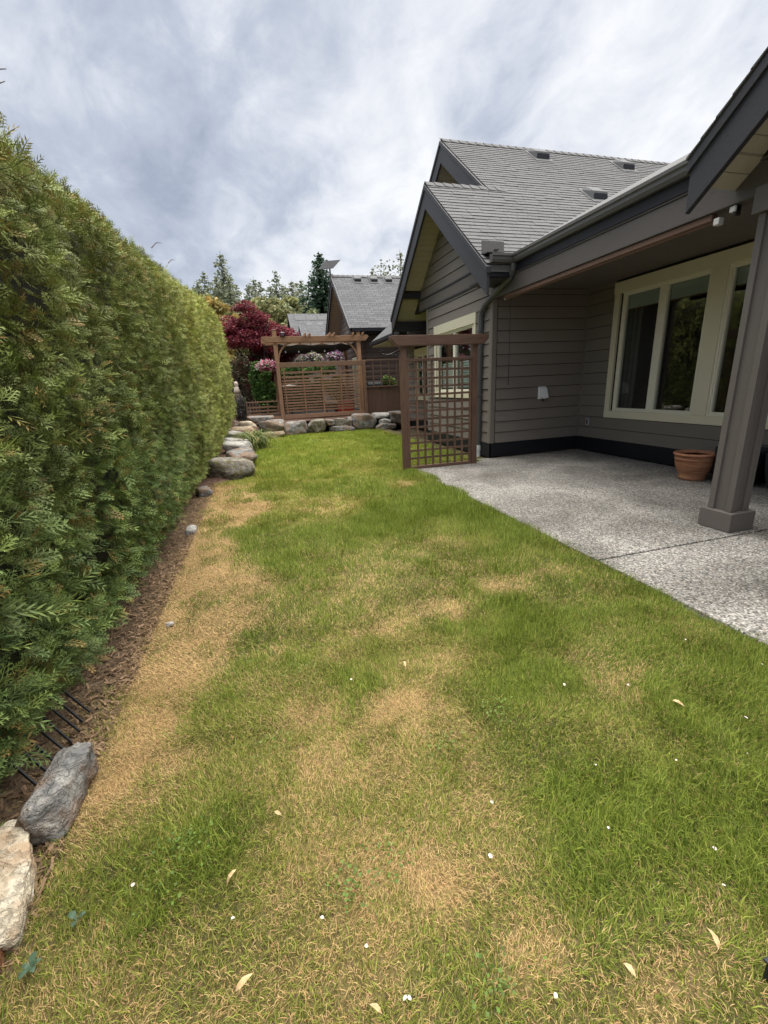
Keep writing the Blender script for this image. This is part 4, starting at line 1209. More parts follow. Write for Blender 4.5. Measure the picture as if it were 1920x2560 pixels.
# ------------------------------------------------------------------ lattice trellis
def build_trellis():
    t = thing('trellis', 'brown stained lattice trellis panel with capped crossbeam at the patio end', 'trellis', (3.1, 7.31, 0))
    y = 7.31
    for x in (2.455, 3.795):
        MB().box(x - .052, x + .052, y - .052, y + .052, -0.06, 2.118).build('post', 'stain_z', t, 0.005)
    for yy in (y - .052 - .040, y + .053):
        m = MB(); m.prism([(2.24, 2.28), (2.24, 2.215), (2.345, 2.12), (3.945, 2.12), (4.03, 2.21), (4.03, 2.28)], 'y', yy, yy + .039)
        m.build('crossbeam', 'stain_x', t, 0.004)
    MB().box(2.508, 3.742, y - .03, y + .03, 1.865, 1.915).build('rail', 'stain_x', t, 0.004)
    MB().box(2.508, 3.742, y - .03, y + .03, 0.005, 0.055).build('rail', 'stain_x', t, 0.004)
    for x in (2.510, 3.705): MB().box(x, x + .035, y - .022, y + .022, 0.056, 1.864).build('stile', 'stain_z', t, 0.003)
    n = 8; pitch = (3.705 - 2.545) / n
    for i in range(1, n):
        x = 2.545 + i * pitch
        MB().box(x - .0185, x + .0185, y - .016, y - .001, 0.056, 1.864).build('slat', 'stain_z', t, 0.002)
    for k in range(1, 13):
        z = 0.056 + k * (1.808 / 13)
        MB().box(2.546, 3.704, y + .001, y + .016, z - .0185, z + .0185).build('slat', 'stain_x', t, 0.002)
    b = thing('plant_hook', 'black wrought iron scroll bracket hung on the lattice post', 'bracket', (2.40, 7.31, 1.95))
    pts = [(2.40, 7.31, 2.05), (2.33, 7.31, 2.03), (2.24, 7.31, 1.99), (2.16, 7.31, 1.985), (2.09, 7.31, 2.00), (2.055, 7.31, 2.035), (2.075, 7.31, 2.065), (2.105, 7.31, 2.05)]
    MB().tube(pts, 0.012, 6).build('arm', 'black_iron', b)
    MB().tube([(2.40, 7.31, 2.0), (2.33, 7.31, 1.975), (2.25, 7.31, 1.975), (2.20, 7.31, 1.985)], 0.009, 6).build('brace', 'black_iron', b)
    MB().tube([(2.30, 7.31, 1.99 + .03 * math.cos(0)), *[(2.33 + .03 * math.cos(a), 7.31, 2.0 + .03 * math.sin(a)) for a in np.linspace(1.5, 7.2, 10)]], 0.006, 5).build('scroll', 'black_iron', b)
build_trellis()

# ------------------------------------------------------------------ pots
def lathe_thing(name, label, cat, c, outer, inner, mats, soil_z, soil_r, group=None):
    t = thing(name, label, cat, c, group)
    MB().lathe(outer + inner, c, 40).build('body', mats[0], t, 0, True)
    MB().lathe([(0.001, soil_z), (soil_r, soil_z)], c, 28).build('soil', 'pot_soil', t)
    return t
def build_pots():
    c = (5.87, 4.60, 0.0)
    t = thing('terracotta_pot', 'weathered terracotta pot with a thick rim and bare soil', 'pot', c)
    prof = [(0.150, 0.0), (0.163, 0.005), (0.166, 0.05), (0.160, 0.062), (0.185, 0.11), (0.215, 0.18), (0.230, 0.25), (0.233, 0.285), (0.240, 0.290), (0.240, 0.305), (0.236, 0.31), (0.238, 0.345)]
    MB().lathe(prof + [(0.215, 0.345), (0.205, 0.30), (0.15, 0.05)], c, 48).build('body', 'terracotta', t, 0, True)
    MB().lathe([(0.236, 0.346), (0.256, 0.352), (0.262, 0.368), (0.255, 0.385), (0.235, 0.388), (0.220, 0.375), (0.217, 0.346)], c, 48).build('rim', 'terracotta_rim', t, 0, True)
    MB().lathe([(0.001, 0.335), (0.10, 0.34), (0.214, 0.33)], c, 32).build('soil', 'pot_soil', t)
    po = [(0.17, 0.0), (0.19, 0.01), (0.235, 0.12), (0.268, 0.28), (0.282, 0.42), (0.285, 0.475), (0.270, 0.49)]
    pi = [(0.255, 0.478), (0.245, 0.40), (0.20, 0.1)]
    lathe_thing('planter', 'empty black round planter between terracotta pot and porch post', 'planter', (6.10, 4.15, 0), po, pi, ('black_pot',), 0.36, 0.24)
    lathe_thing('planter', 'empty black round planter against the wall past the porch post', 'planter', (6.10, 3.52, 0), po, pi, ('black_pot',), 0.36, 0.24)
    lathe_thing('planter', 'black tapered planter standing in front of another black planter', 'planter', (5.70, 3.02, 0), [(r * .95, z * .98) for r, z in po], [(r * .95, z * .98) for r, z in pi], ('black_pot',), 0.36, 0.22)
build_pots()

# ------------------------------------------------------------------ iron edging lying by the hedge
def build_edging():
    t = thing('edging_fence', 'low black iron border fence leaning under the hedge', 'fence', (-1.1, 1.8, 0))
    for i in range(8):
        y = 1.66 + i * 0.066
        MB().tube([(-1.005 + 0.01 * (i % 2), y, 0.0), (-1.17, y + 0.10, 0.16), (-1.26, y + 0.15, 0.26)], 0.0062, 5).build('picket', 'black_iron', t)
    MB().tube([(-1.22, 1.72, 0.235), (-1.22, 2.32, 0.235)], 0.006, 5).build('rail', 'black_iron', t)
build_edging()

# ------------------------------------------------------------------ slatted screen, low fence and deck panel on the terrace
def build_screen():
    y = 16.5
    t = thing('slat_screen', 'tall cedar screen of thin horizontal slats above the boulder wall', 'screen', (2.4, y, 0.43))
    for x in (0.83, 3.985):
        MB().box(x - .06, x + .06, y - .06, y + .06, 0.40, 2.44).build('post', 'fence_z', t, 0.006)
    MB().box(0.895, 3.92, y - .03, y + .03, 2.27, 2.44).build('rail', 'fence_x', t, 0.006)
    MB().box(0.895, 3.92, y - .03, y + .03, 0.47, 0.62).build('rail', 'fence_x', t, 0.006)
    z = 2.14
    gaps = [(2.09, .075), (1.935, .075)] + [(1.815 - i * 0.098, .058) for i in range(12)]
    for zc, hh in gaps:
        MB().box(0.93, 3.90, y + .005, y + .020, zc - hh / 2, zc + hh / 2).build('slat', 'fence_x', t, 0.003)
    for x in (1.02, 1.70, 2.38, 3.07, 3.76):
        MB().box(x - .022, x + .022, y - .022, y + .004, 0.621, 2.269).build('upright', 'cedar_z', t, 0.003)
    MB().box(3.86, 3.90, y - .022, y + .004, 0.621, 2.269).build('upright', 'cedar_z', t, 0.003)
    MB().box(0.40, 0.768, y - .025, y + .025, 0.42, 0.58).build('kick_board', 'fence_x', t, 0.004)
    # low slatted fence
    y = 16.8
    f = thing('low_fence', 'knee-high slatted wooden fence section beside the tall screen', 'fence', (0.2, y, 0.5))
    for x in (-0.41, 0.32): MB().box(x - .022, x + .022, y - .022, y + .022, 0.42, 1.10).build('post', 'fence_z', f, 0.003)
    MB().box(-0.44, 0.765, y - .03, y + .03, 1.10, 1.14).build('cap_rail', 'fence_x', f, 0.003)
    for z in (0.93, 0.80, 0.68, 0.57): MB().box(-0.43, 0.76, y + .023, y + .038, z - .03, z + .03).build('slat', 'fence_x', f, 0.002)
    # thin iron fence by the hedge
    i_ = thing('iron_fence', 'thin black iron garden fence between hedge and low wooden fence', 'fence', (-0.7, 17.0, 0.45))
    for k in range(8):
        x = -0.98 + k * 0.075
        MB().tube([(x, 17.0, 0.38), (x, 17.0, 1.15 + (0.8 if k in (2, 5) else 0) + 0.05 * (k % 3))], 0.010, 5).build('picket', 'black_iron', i_)
    for z in (0.52, 1.02): MB().tube([(-1.0, 17.0, z), (-0.42, 17.0, z)], 0.010, 5).build('rail', 'black_iron', i_)
    # deck panel
    y = 16.8
    d = thing('deck_railing', 'brown deck skirt of vertical boards with an open trellis railing on top', 'railing', (4.9, y, 0.45))
    x = 4.07
    while x < 6.6:
        MB().box(x, x + .118, y, y + .02, 0.36, 1.435).build('board', 'deck_brown', d, 0.004); x += 0.122
    MB().box(4.05, 6.62, y - .05, y + .07, 1.44, 1.49).build('rail', 'deck_brown', d, 0.004)
    MB().box(4.05, 6.62, y - .03, y + .05, 2.42, 2.47).build('rail', 'deck_brown', d, 0.004)
    for x in (4.10, 4.42, 4.74, 5.06, 5.38, 5.70, 6.02, 6.34): MB().box(x - .022, x + .022, y - .01, y + .012, 1.491, 2.419).build('upright', 'deck_brown', d, 0.002)
    for z in (1.66, 1.85, 2.04, 2.23): MB().box(4.08, 6.6, y + .013, y + .028, z - .014, z + .014).build('slat', 'deck_brown', d, 0.002)
    # terrace decking
    p = MB(); p.box(0.3, 6.8, 16.95, 22.0, 0.40, 0.52); structure(p.build('deck', 'deck_shaded'), 'brown wooden deck under the pergola')
build_screen()

def build_pergola():
    t = thing('pergola', 'cedar pergola with notched rafters and a dark cloth canopy', 'pergola', (2.45, 18.7, 0.52))
    Y0, Y1 = 17.5, 20.2
    for x in (0.88, 4.06):
        for y in (Y0, Y1): MB().box(x - .075, x + .075, y - .075, y + .075, 0.52, 3.63 if y == Y0 else 3.45).build('post', 'cedar_z', t, 0.008)
        MB().box(x - .09, x + .09, Y0 - .09, Y0 + .09, 3.631, 3.655).build('post_cap', 'cedar_x', t, 0.01)
        for y in (Y0, ): pass
    for y in (Y0, Y1):
        m = MB(); m.prism([(0.45, 3.41), (0.42, 3.36), (0.45, 3.31), (0.55, 3.21), (4.33, 3.21), (4.43, 3.31), (4.46, 3.36), (4.43, 3.41)], 'y', y - .12, y - .078)
        m.build('beam', 'cedar_x', t, 0.006)
        m = MB(); m.prism([(0.45, 3.41), (0.42, 3.36), (0.45, 3.31), (0.55, 3.21), (4.33, 3.21), (4.43, 3.31), (4.46, 3.36), (4.43, 3.41)], 'y', y + .078, y + .12)
        m.build('beam', 'cedar_x', t, 0.006)
    for y in np.linspace(Y0 + .45, Y1 - .4, 5):
        m = MB(); m.prism([(0.42, 3.47), (0.40, 3.42), (0.44, 3.37), (0.50, 3.33), (4.35, 3.33), (4.42, 3.42), (4.42, 3.47)], 'y', y - .02, y + .02)
        m.build('purlin', 'cedar_x', t, 0.004)
    for x in (2.0, 2.17, 2.92, 3.09, 3.83, 4.20):
        m = MB(); m.prism([(Y0 - .32, 3.50), (Y0 - .32, 3.43), (Y0 - .25, 3.36), (Y0 - .13, 3.415), (Y1 + .2, 3.415), (Y1 + .3, 3.50)], 'x', x - .02, x + .02)
        m.build('rafter', 'cedar_y', t, 0.004)
    for x, s in ((0.88, 1), (4.06, -1)):
        pts = [(x + s * .06, 2.45), (x + s * .12, 2.42)]
        ar = [(x + s * (.06 + .58 * (1 - math.cos(a))), Y0, 2.50 + .70 * math.sin(a)) for a in np.linspace(0, 1.45, 8)]
        MB().tube(ar, 0.042, 4).build('brace', 'cedar_x', t)
    # canopy: sagging cloth with pale front hem
    xs = np.linspace(0.98, 3.96, 32); ys = np.linspace(17.62, 20.1, 24)
    X, Y = np.meshgrid(xs, ys); x, y = X.ravel(), Y.ravel()
    z = 3.17 - 0.16 * np.abs(np.sin((y - 17.62) / 2.48 * np.pi * 3)) - 0.05 * np.sin((x - .98) * 1.05)
    T = []
    for j in range(23):
        for i in range(31):
            a = j * 32 + i; T += [(a, a + 1, a + 33), (a, a + 33, a + 32)]
    c = fast_mesh('canopy', np.stack([x, y, z], 1), T, 'canopy_cloth', t, None, True)
    sol = c.modifiers.new('thick', 'SOLIDIFY'); sol.thickness = 0.004
    for a, b in ((1.05, 1.75), (1.85, 2.6), (2.7, 3.35), (3.42, 3.9)):
        m = MB(); n = 8
        vs_ = [(a + (b - a) * k / n, 17.60, 3.195) for k in range(n + 1)] + [(a + (b - a) * k / n, 17.60, 3.16 - 0.06 * math.sin(math.pi * k / n)) for k in range(n + 1)]
        m.add(vs_, [(k, k + 1, n + 2 + k, n + 1 + k) for k in range(n)]); m.build('hem', 'cloth_edge', t)
    l = thing('lantern', 'small dark square lantern sitting on the pergola beam', 'lantern', (1.18, 17.4, 3.41))
    MB().box(1.10, 1.26, 17.33, 17.47, 3.412, 3.43).build('base', 'black_iron', l)
    for dx in (-.065, .065):
        for dy in (-.055, .055): MB().box(1.18 + dx - .008, 1.18 + dx + .008, 17.4 + dy - .008, 17.4 + dy + .008, 3.431, 3.53).build('bar', 'black_iron', l)
    MB().box(1.135, 1.225, 17.36, 17.44, 3.431, 3.525).build('pane', 'glass', l)
    m = MB(); m.add([(1.08, 17.31, 3.531), (1.28, 17.31, 3.531), (1.28, 17.49, 3.531), (1.08, 17.49, 3.531), (1.15, 17.38, 3.57), (1.21, 17.38, 3.57), (1.21, 17.42, 3.57), (1.15, 17.42, 3.57)],
                    [(0, 3, 2, 1), (4, 5, 6, 7), (0, 1, 5, 4), (1, 2, 6, 5), (2, 3, 7, 6), (3, 0, 4, 7)]); m.build('roof', 'black_iron', l)
    s = thing('string_light', 'string of small round bulbs hung under the pergola', 'lights', (2.5, 17.75, 2.9))
    pts = [(1.0 + 3.0 * k / 24, 17.75, 3.0 - 0.10 * abs(math.sin(k / 24 * math.pi * 3))) for k in range(25)]
    MB().tube(pts, 0.006, 4).build('wire', 'dark_plastic', s)
    for k in (2, 6, 10, 14, 18, 22):
        MB().lathe([(0.002, -0.08), (0.026, -0.06), (0.030, -0.035), (0.014, -0.01), (0.012, 0.0)], pts[k], 10).build('bulb', 'white_plastic', s, 0, True)
build_pergola()

# ------------------------------------------------------------------ foliage helpers
def leaf_quads(P, size, rng, col, flat=0.0, aspect=0.55):
    n = len(P)
    a = rng.normal(0, 1, (n, 3)); a[:, 2] *= (1 - flat); a /= np.linalg.norm(a, axis=1, keepdims=True)
    b = rng.normal(0, 1, (n, 3)); b[:, 2] *= (1 - flat)
    b = b - (a * b).sum(1, keepdims=True) * a; b /= np.linalg.norm(b, axis=1, keepdims=True) + 1e-9
    s = (size * rng.uniform(0.6, 1.35, n))[:, None]
    V = np.stack([P - a * s, P + b * s * aspect, P + a * s, P - b * s * aspect], 1).reshape(-1, 3)
    T = (np.array([[0, 1, 2], [0, 2, 3]])[None] + (np.arange(n) * 4)[:, None, None]).reshape(-1, 3)
    return V, T, np.repeat(col, 4, 0)
def cloud(centers, radii, n, size, cols, seed, flat=0.0, shell=0.55, aspect=0.55):
    """leaves scattered through ellipsoid clumps; returns mesh arrays"""
    rng = np.random.default_rng(seed)
    centers, radii = np.array(centers, float), np.array(radii, float)
    w = radii.prod(1) ** (2 / 3); k = rng.choice(len(centers), n, p=w / w.sum())
    d = rng.normal(0, 1, (n, 3)); d /= np.linalg.norm(d, axis=1, keepdims=True)
    r = rng.uniform(shell ** 3, 1, n) ** (1 / 3) * rng.uniform(0.85, 1.12, n)
    P = centers[k] + d * r[:, None] * radii[k]
    cols = np.array(cols); i = rng.integers(0, len(cols), n)
    tone = (0.75 + 0.5 * rng.random(len(centers)))[k]
    C = cols[i] * tone[:, None] * rng.uniform(0.75, 1.25, n)[:, None]
    return leaf_quads(P, size, rng, C, flat, aspect)
def merge(parts):
    V, T, C, o = [], [], [], 0
    for v, t, c in parts: V.append(v); T.append(t + o); C.append(c); o += len(v)
    return np.concatenate(V), np.concatenate(T), np.concatenate(C)

def build_maple():
    rng = np.random.default_rng(77)
    t = thing('maple_tree', 'spreading maple tree with dark red leaves behind the pergola', 'tree', (0.2, 21.0, 0.4))
    m = MB()
    m.tube([(0.2, 21, 0.3), (0.15, 21, 1.3), (0.3, 20.9, 2.2)], [0.13, 0.11, 0.08], 8)
    for k in range(11):
        a = k * 2.4; r = rng.uniform(0.8, 1.7)
        m.tube([(0.2, 21, 1.3 + 0.06 * k), (0.2 + .5 * r * math.cos(a), 21 + .4 * r * math.sin(a), 2.3 + .1 * k), (0.2 + r * math.cos(a), 21 + .8 * r * math.sin(a), 3.1 + .13 * k)], [0.06, 0.04, 0.012], 6)
    m.build('trunk', 'bark', t)
    cs, rs = [], []
    def dome(cx, cz, rx, rz, n):
        for _ in range(n):
            a = rng.uniform(0, 2 * math.pi); u = rng.uniform(0, 1) ** 0.5
            x = cx + rx * u * math.cos(a); y = 20.9 + 1.15 * u * math.sin(a)
            z = cz + rz * math.sqrt(max(0, 1 - u * u)) * rng.uniform(0.25, 1.0) - 0.15 * rng.random()
            cs.append((x, y, z)); w = rng.uniform(0.30, 0.52); rs.append((w, w, w * 0.45))
    dome(-0.15, 3.25, 1.40, 1.95, 66); dome(1.15, 3.05, 0.95, 1.40, 54); dome(0.0, 1.7, 1.1, 1.5, 40); dome(1.0, 2.2, 0.9, 1.0, 16)
    V, T, C = cloud(cs, rs, 52000, 0.056, [(0.13, 0.016, 0.026), (0.21, 0.030, 0.042), (0.07, 0.010, 0.018), (0.29, 0.055, 0.072), (0.17, 0.04, 0.06)], 5, flat=0.45, shell=0.2, aspect=0.42)
    o = fast_mesh('crown', V, T, 'leaf', t, C); o['kind'] = 'stuff'
build_maple()

def shrub(name, label, cat, c, cs, rs, n, size, cols, seed, stems=5, flat=0.1, group=None, extra=None):
    t = thing(name, label, cat, c, group)
    m = MB(); rr = random.Random(seed)
    for k in range(stems):
        q = cs[rr.randrange(len(cs))]
        m.tube([c, ((c[0] + q[0]) / 2 + rr.uniform(-.05, .05), (c[1] + q[1]) / 2, (c[2] + q[2]) / 2), q], [0.015, 0.012, 0.005], 5)
    m.build('stem', 'bark', t)
    parts = [cloud(cs, rs, n, size, cols, seed, flat)]
    V, T, C = merge(parts)
    o = fast_mesh('foliage', V, T, 'leaf', t, C); o['kind'] = 'stuff'
    if extra:
        V, T, C = cloud(extra['cs'], extra['rs'], extra['n'], extra['size'], extra['cols'], seed + 1, 0.1, 0.8, 0.9)
        o = fast_mesh('blossoms', V, T, 'petal', t, C); o['kind'] = 'stuff'
    return t
GREENSET = [(0.06, 0.13, 0.03), (0.10, 0.20, 0.045), (0.04, 0.09, 0.025), (0.16, 0.27, 0.07)]
def build_plants():
    shrub('leafy_shrub', 'bright green leafy climber beside the pergola post', 'shrub', (0.28, 18.0, 0.45),
          [(0.25, 18, 1.2), (0.2, 18, 1.7), (0.35, 18, 2.1), (0.1, 18, 2.35), (0.5, 18, 1.5), (0.05, 18, 1.5), (0.45, 18.1, 0.95), (-0.05, 18, 2.0)],
          [(.32, .25, .35), (.36, .25, .35), (.28, .25, .3), (.2, .2, .28), (.25, .2, .4), (.22, .2, .35), (.25, .2, .3), (.2, .2, .3)], 2600, 0.065, GREENSET, 41, 8)
    shrub('lavender_bush', 'grey mauve flowering bush behind the iron fence', 'bush', (-0.72, 17.6, 0.45),
          [(-0.75, 17.6, 0.85), (-0.55, 17.7, 0.75), (-0.95, 17.6, 1.0), (-0.6, 17.6, 1.15)], [(.28, .25, .35), (.25, .2, .3), (.22, .2, .3), (.2, .2, .22)], 1500, 0.045,
          [(0.16, 0.14, 0.16), (0.10, 0.11, 0.06), (0.22, 0.19, 0.22), (0.08, 0.10, 0.05)], 43)
    shrub('dark_shrub', 'dark reddish shrub in the gap between hedge and pergola', 'shrub', (-0.6, 19.0, 0.45),
          [(-0.7, 19, 1.2), (-0.4, 19, 1.6), (-0.8, 19, 2.0), (-0.5, 19.2, 2.5)], [(.4, .3, .5), (.4, .3, .5), (.35, .3, .5), (.45, .3, .5)], 1800, 0.055,
          [(0.05, 0.035, 0.02), (0.035, 0.05, 0.02), (0.07, 0.06, 0.035)], 44)
    shrub('yellow_shrub', 'lime yellow feathery shrub glimpsed through the slatted screen', 'shrub', (3.1, 18.3, 0.52),
          [(3.0, 18.3, 1.5), (3.25, 18.3, 1.75), (2.8, 18.3, 1.6), (3.1, 18.3, 1.2)], [(.35, .3, .3), (.3, .3, .25), (.3, .3, .25), (.3, .3, .3)], 1500, 0.05, [(0.30, 0.30, 0.06), (0.20, 0.24, 0.05), (0.14, 0.18, 0.04)], 45)
    shrub('window_box_plants', 'trailing green plants along the inside of the slatted screen', 'plant', (2.0, 17.1, 1.75),
          [(1.1 + .25 * k, 17.05, 2.12 + 0.06 * (k % 3)) for k in range(8)], [(.2, .12, .17)] * 8, 1800, 0.045, GREENSET, 46, 3)
    shrub('deck_plant', 'light green potted plant behind the trellis railing', 'plant', (5.15, 17.2, 1.25),
          [(5.1, 17.2, 1.7), (5.3, 17.2, 1.6), (4.95, 17.2, 1.6)], [(.2, .15, .2), (.18, .15, .18), (.16, .12, .16)], 700, 0.045, [(0.16, 0.25, 0.06), (0.10, 0.19, 0.05), (0.24, 0.30, 0.10)], 47)
    shrub('conifer_pot_plant', 'small yellow green conifer rising above the screen top', 'plant', (1.75, 18.2, 0.9),
          [(1.75, 18.2, 2.45), (1.6, 18.2, 2.35), (1.9, 18.2, 2.35), (1.75, 18.2, 2.1)], [(.14, .12, .2), (.2, .12, .1), (.2, .12, .1), (.2, .15, .3)], 700, 0.04, [(0.16, 0.24, 0.04), (0.10, 0.17, 0.03)], 48)
    FL = [(0.62, 0.60, 0.62), (0.30, 0.06, 0.30), (0.55, 0.50, 0.56), (0.42, 0.10, 0.30), (0.66, 0.64, 0.60)]
    def basket(label, x, y, z, w, cols, hang, pot='dark_plastic'):
        t = thing('hanging_basket', label, 'basket', (x, y, z - 0.16), 'hanging flower baskets')
        MB().lathe([(0.06, -0.16), (0.15, -0.08), (0.18, 0.02), (0.165, 0.02), (0.12, -0.06)], (x, y, z), 16).build('pot', pot, t, 0, True)
        for k in range(3):
            a = k * 2.1
            MB().tube([(x + .16 * math.cos(a), y + .16 * math.sin(a), z + .02), (x, y, hang)], 0.006, 4).build('chain', 'black_iron', t)
        V, T, C = cloud([(x, y, z + .06), (x - .15 * w, y, z + .02), (x + .15 * w, y, z + .02)], [(.26 * w, .22, .16)] * 3, 700, 0.04, GREENSET, 51, 0.1, 0.3)
        o = fast_mesh('foliage', V, T, 'leaf', t, C); o['kind'] = 'stuff'
        V, T, C = cloud([(x, y, z + .07), (x - .16 * w, y, z + .03), (x + .16 * w, y, z + .03)], [(.30 * w, .26, .20)] * 3, 620, 0.034, cols, int(x * 100), 0.1, 0.75, 0.9)
        o = fast_mesh('blossoms', V, T, 'petal', t, C); o['kind'] = 'stuff'
    basket('hanging basket of purple, white and lime flowers', 2.20, 17.55, 2.58, 0.98, FL + [(0.42, 0.46, 0.12), (0.5, 0.55, 0.2)], 3.2)
    basket('hanging basket of white and violet petunias near the house wall', 3.12, 17.55, 2.60, 0.80, FL, 3.2)
    basket('pink flowering basket on a bracket beside the pergola post', 0.48, 17.4, 2.36, 0.9, [(0.70, 0.18, 0.30), (0.75, 0.40, 0.50), (0.66, 0.58, 0.60), (0.6, 0.10, 0.22)], 3.2, 'black_pot')
    b = thing('black_box', 'small square black box fixed on the pergola post', 'box', (0.72, 17.3, 2.4)); 
    MB().box(0.62, 0.80, 17.28, 17.40, 2.28, 2.50).build('box', 'black_iron', b, 0.008)
    # strappy clump by the bed
    t = thing('strap_leaf_plant', 'clump of arching strap leaves growing by the bed stones', 'plant', (-0.22, 12.4, 0.05))
    rng = np.random.default_rng(9); V, T, C = [], [], []
    for k in range(240):
        a = rng.uniform(0, 6.28); L = rng.uniform(0.75, 1.25); w = rng.uniform(0.012, 0.024); base = np.array([-0.22 + rng.normal(0, .14), 12.4 + rng.normal(0, .35), 0.02])
        d = np.array([math.cos(a), math.sin(a), 0]); p = np.array([-d[1], d[0], 0]); o = len(V); col = np.array([(0.09, 0.15, 0.035), (0.20, 0.24, 0.06), (0.34, 0.31, 0.11), (0.05, 0.09, 0.025)][rng.integers(0, 4)])
        for s in range(6):
            u = s / 5; r = L * 0.62 * u ** 1.3; z = L * (1.05 * u - 0.85 * u ** 2.4)
            c = base + d * r + np.array([0, 0, z]); ww = w * (1 - u * 0.9)
            V += [c - p * ww, c + p * ww]; C += [col, col]
        for s in range(5): T += [(o + 2 * s, o + 2 * s + 1, o + 2 * s + 3), (o + 2 * s, o + 2 * s + 3, o + 2 * s + 2)]
    o = fast_mesh('leaves', np.array(V), T, 'leaf', t, np.array(C)); o['kind'] = 'stuff'
    DG = [(0.035, 0.06, 0.02), (0.05, 0.085, 0.03), (0.025, 0.045, 0.018), (0.08, 0.11, 0.04)]
    for i, (lab, x, hgt) in enumerate((('dark evergreen bush at the back corner of the deck', 1.35, 1.9), ('dark rounded evergreen bush behind the patio table', 2.15, 2.2),
                                       ('dark evergreen bush behind the lime shrub', 2.95, 2.0), ('dark evergreen bush against the neighbouring house wall', 3.8, 1.8))):
        shrub('evergreen_bush', lab, 'bush', (x, 21.6, 0.45), [(x, 21.6, hgt * .45), (x - .2, 21.6, hgt * .65), (x + .2, 21.5, hgt * .7), (x, 21.6, hgt * .9)],
              [(.45, .4, .5), (.4, .35, .4), (.4, .35, .4), (.35, .3, .35)], 1300, 0.07, DG, 80 + i, 4)
    bf = thing('boundary_fence', 'weathered dark board fence across the back of the deck', 'fence', (1.5, 22.6, 0.4))
    x = -3.0
    while x < 4.3:
        MB().box(x, x + .135, 22.6, 22.62, 0.42, 1.72 + 0.01 * math.sin(x * 9)).build('board', 'fence_dark', bf); x += 0.145
    for z in (0.7, 1.5): MB().box(-3.0, 4.3, 22.62, 22.66, z, z + .09).build('rail', 'fence_dark', bf)
    # items on the deck
    r = thing('storage_bin', 'red storage bin on the deck behind the slatted screen', 'bin', (3.45, 18.2, 0.52))
    MB().box(3.10, 3.82, 18.0, 18.5, 0.53, 0.86).build('body', 'red_plastic', r, 0.03)
    MB().box(3.07, 3.85, 17.97, 18.53, 0.861, 0.92).build('lid', 'red_plastic', r, 0.02)
    c = thing('patio_chair', 'pale cushioned patio chair seen through the screen slats', 'chair', (2.95, 18.0, 0.52))
    MB().box(2.62, 3.12, 17.75, 18.25, 0.92, 1.02).build('seat', 'cushion', c, 0.03)
    MB().box(2.62, 3.12, 18.25, 18.33, 1.0, 1.45).build('backrest', 'cushion', c, 0.03)
    for x in (2.65, 3.09):
        for y in (17.78, 18.27): MB().box(x - .02, x + .02, y - .02, y + .02, 0.52, 0.92).build('leg', 'black_iron', c)
    u = thing('patio_table', 'small round white patio table behind the screen', 'table', (1.3, 17.7, 0.52))
    MB().lathe([(0.28, 1.10), (0.30, 1.115), (0.28, 1.14), (0.002, 1.17)], (1.25, 17.6, 0.52), 24).build('table_top', 'cushion', u, 0, True)
    MB().tube([(1.25, 17.6, 0.56), (1.25, 17.6, 1.62)], 0.03, 8).build('pedestal', 'black_iron', u)
    MB().lathe([(0.22, 0.0), (0.22, 0.03), (0.04, 0.06)], (1.25, 17.6, 0.52), 20).build('base', 'black_iron', u)
    g = thing('grill', 'black covered grill behind the trellis railing', 'grill', (4.6, 17.3, 0.52))
    MB().box(4.25, 4.95, 17.1, 17.6, 0.55, 1.42).build('cabinet', 'black_pot', g, 0.03)
    m = MB(); m.prism([(17.1, 1.42), (17.1, 1.55), (17.2, 1.68), (17.45, 1.70), (17.6, 1.58), (17.6, 1.42)], 'x', 4.28, 4.92); m.build('lid', 'black_pot', g, 0.03)
    s = thing('garden_statue', 'weathered pale garden figure on a dark stump by the hedge end', 'statue', (-0.72, 17.9, 0.45))
    MB().lathe([(0.17, 0.0), (0.19, 0.2), (0.14, 0.6), (0.16, 0.9), (0.12, 1.0)], (-0.72, 17.9, 0.45), 14).build('stump', 'bark', s, 0, True)
    MB().lathe([(0.10, 1.0), (0.12, 1.1), (0.08, 1.22), (0.05, 1.27), (0.075, 1.33), (0.07, 1.40), (0.02, 1.45)], (-0.72, 17.9, 0.45), 14).build('figure', 'statue', s, 0, True)
build_plants()

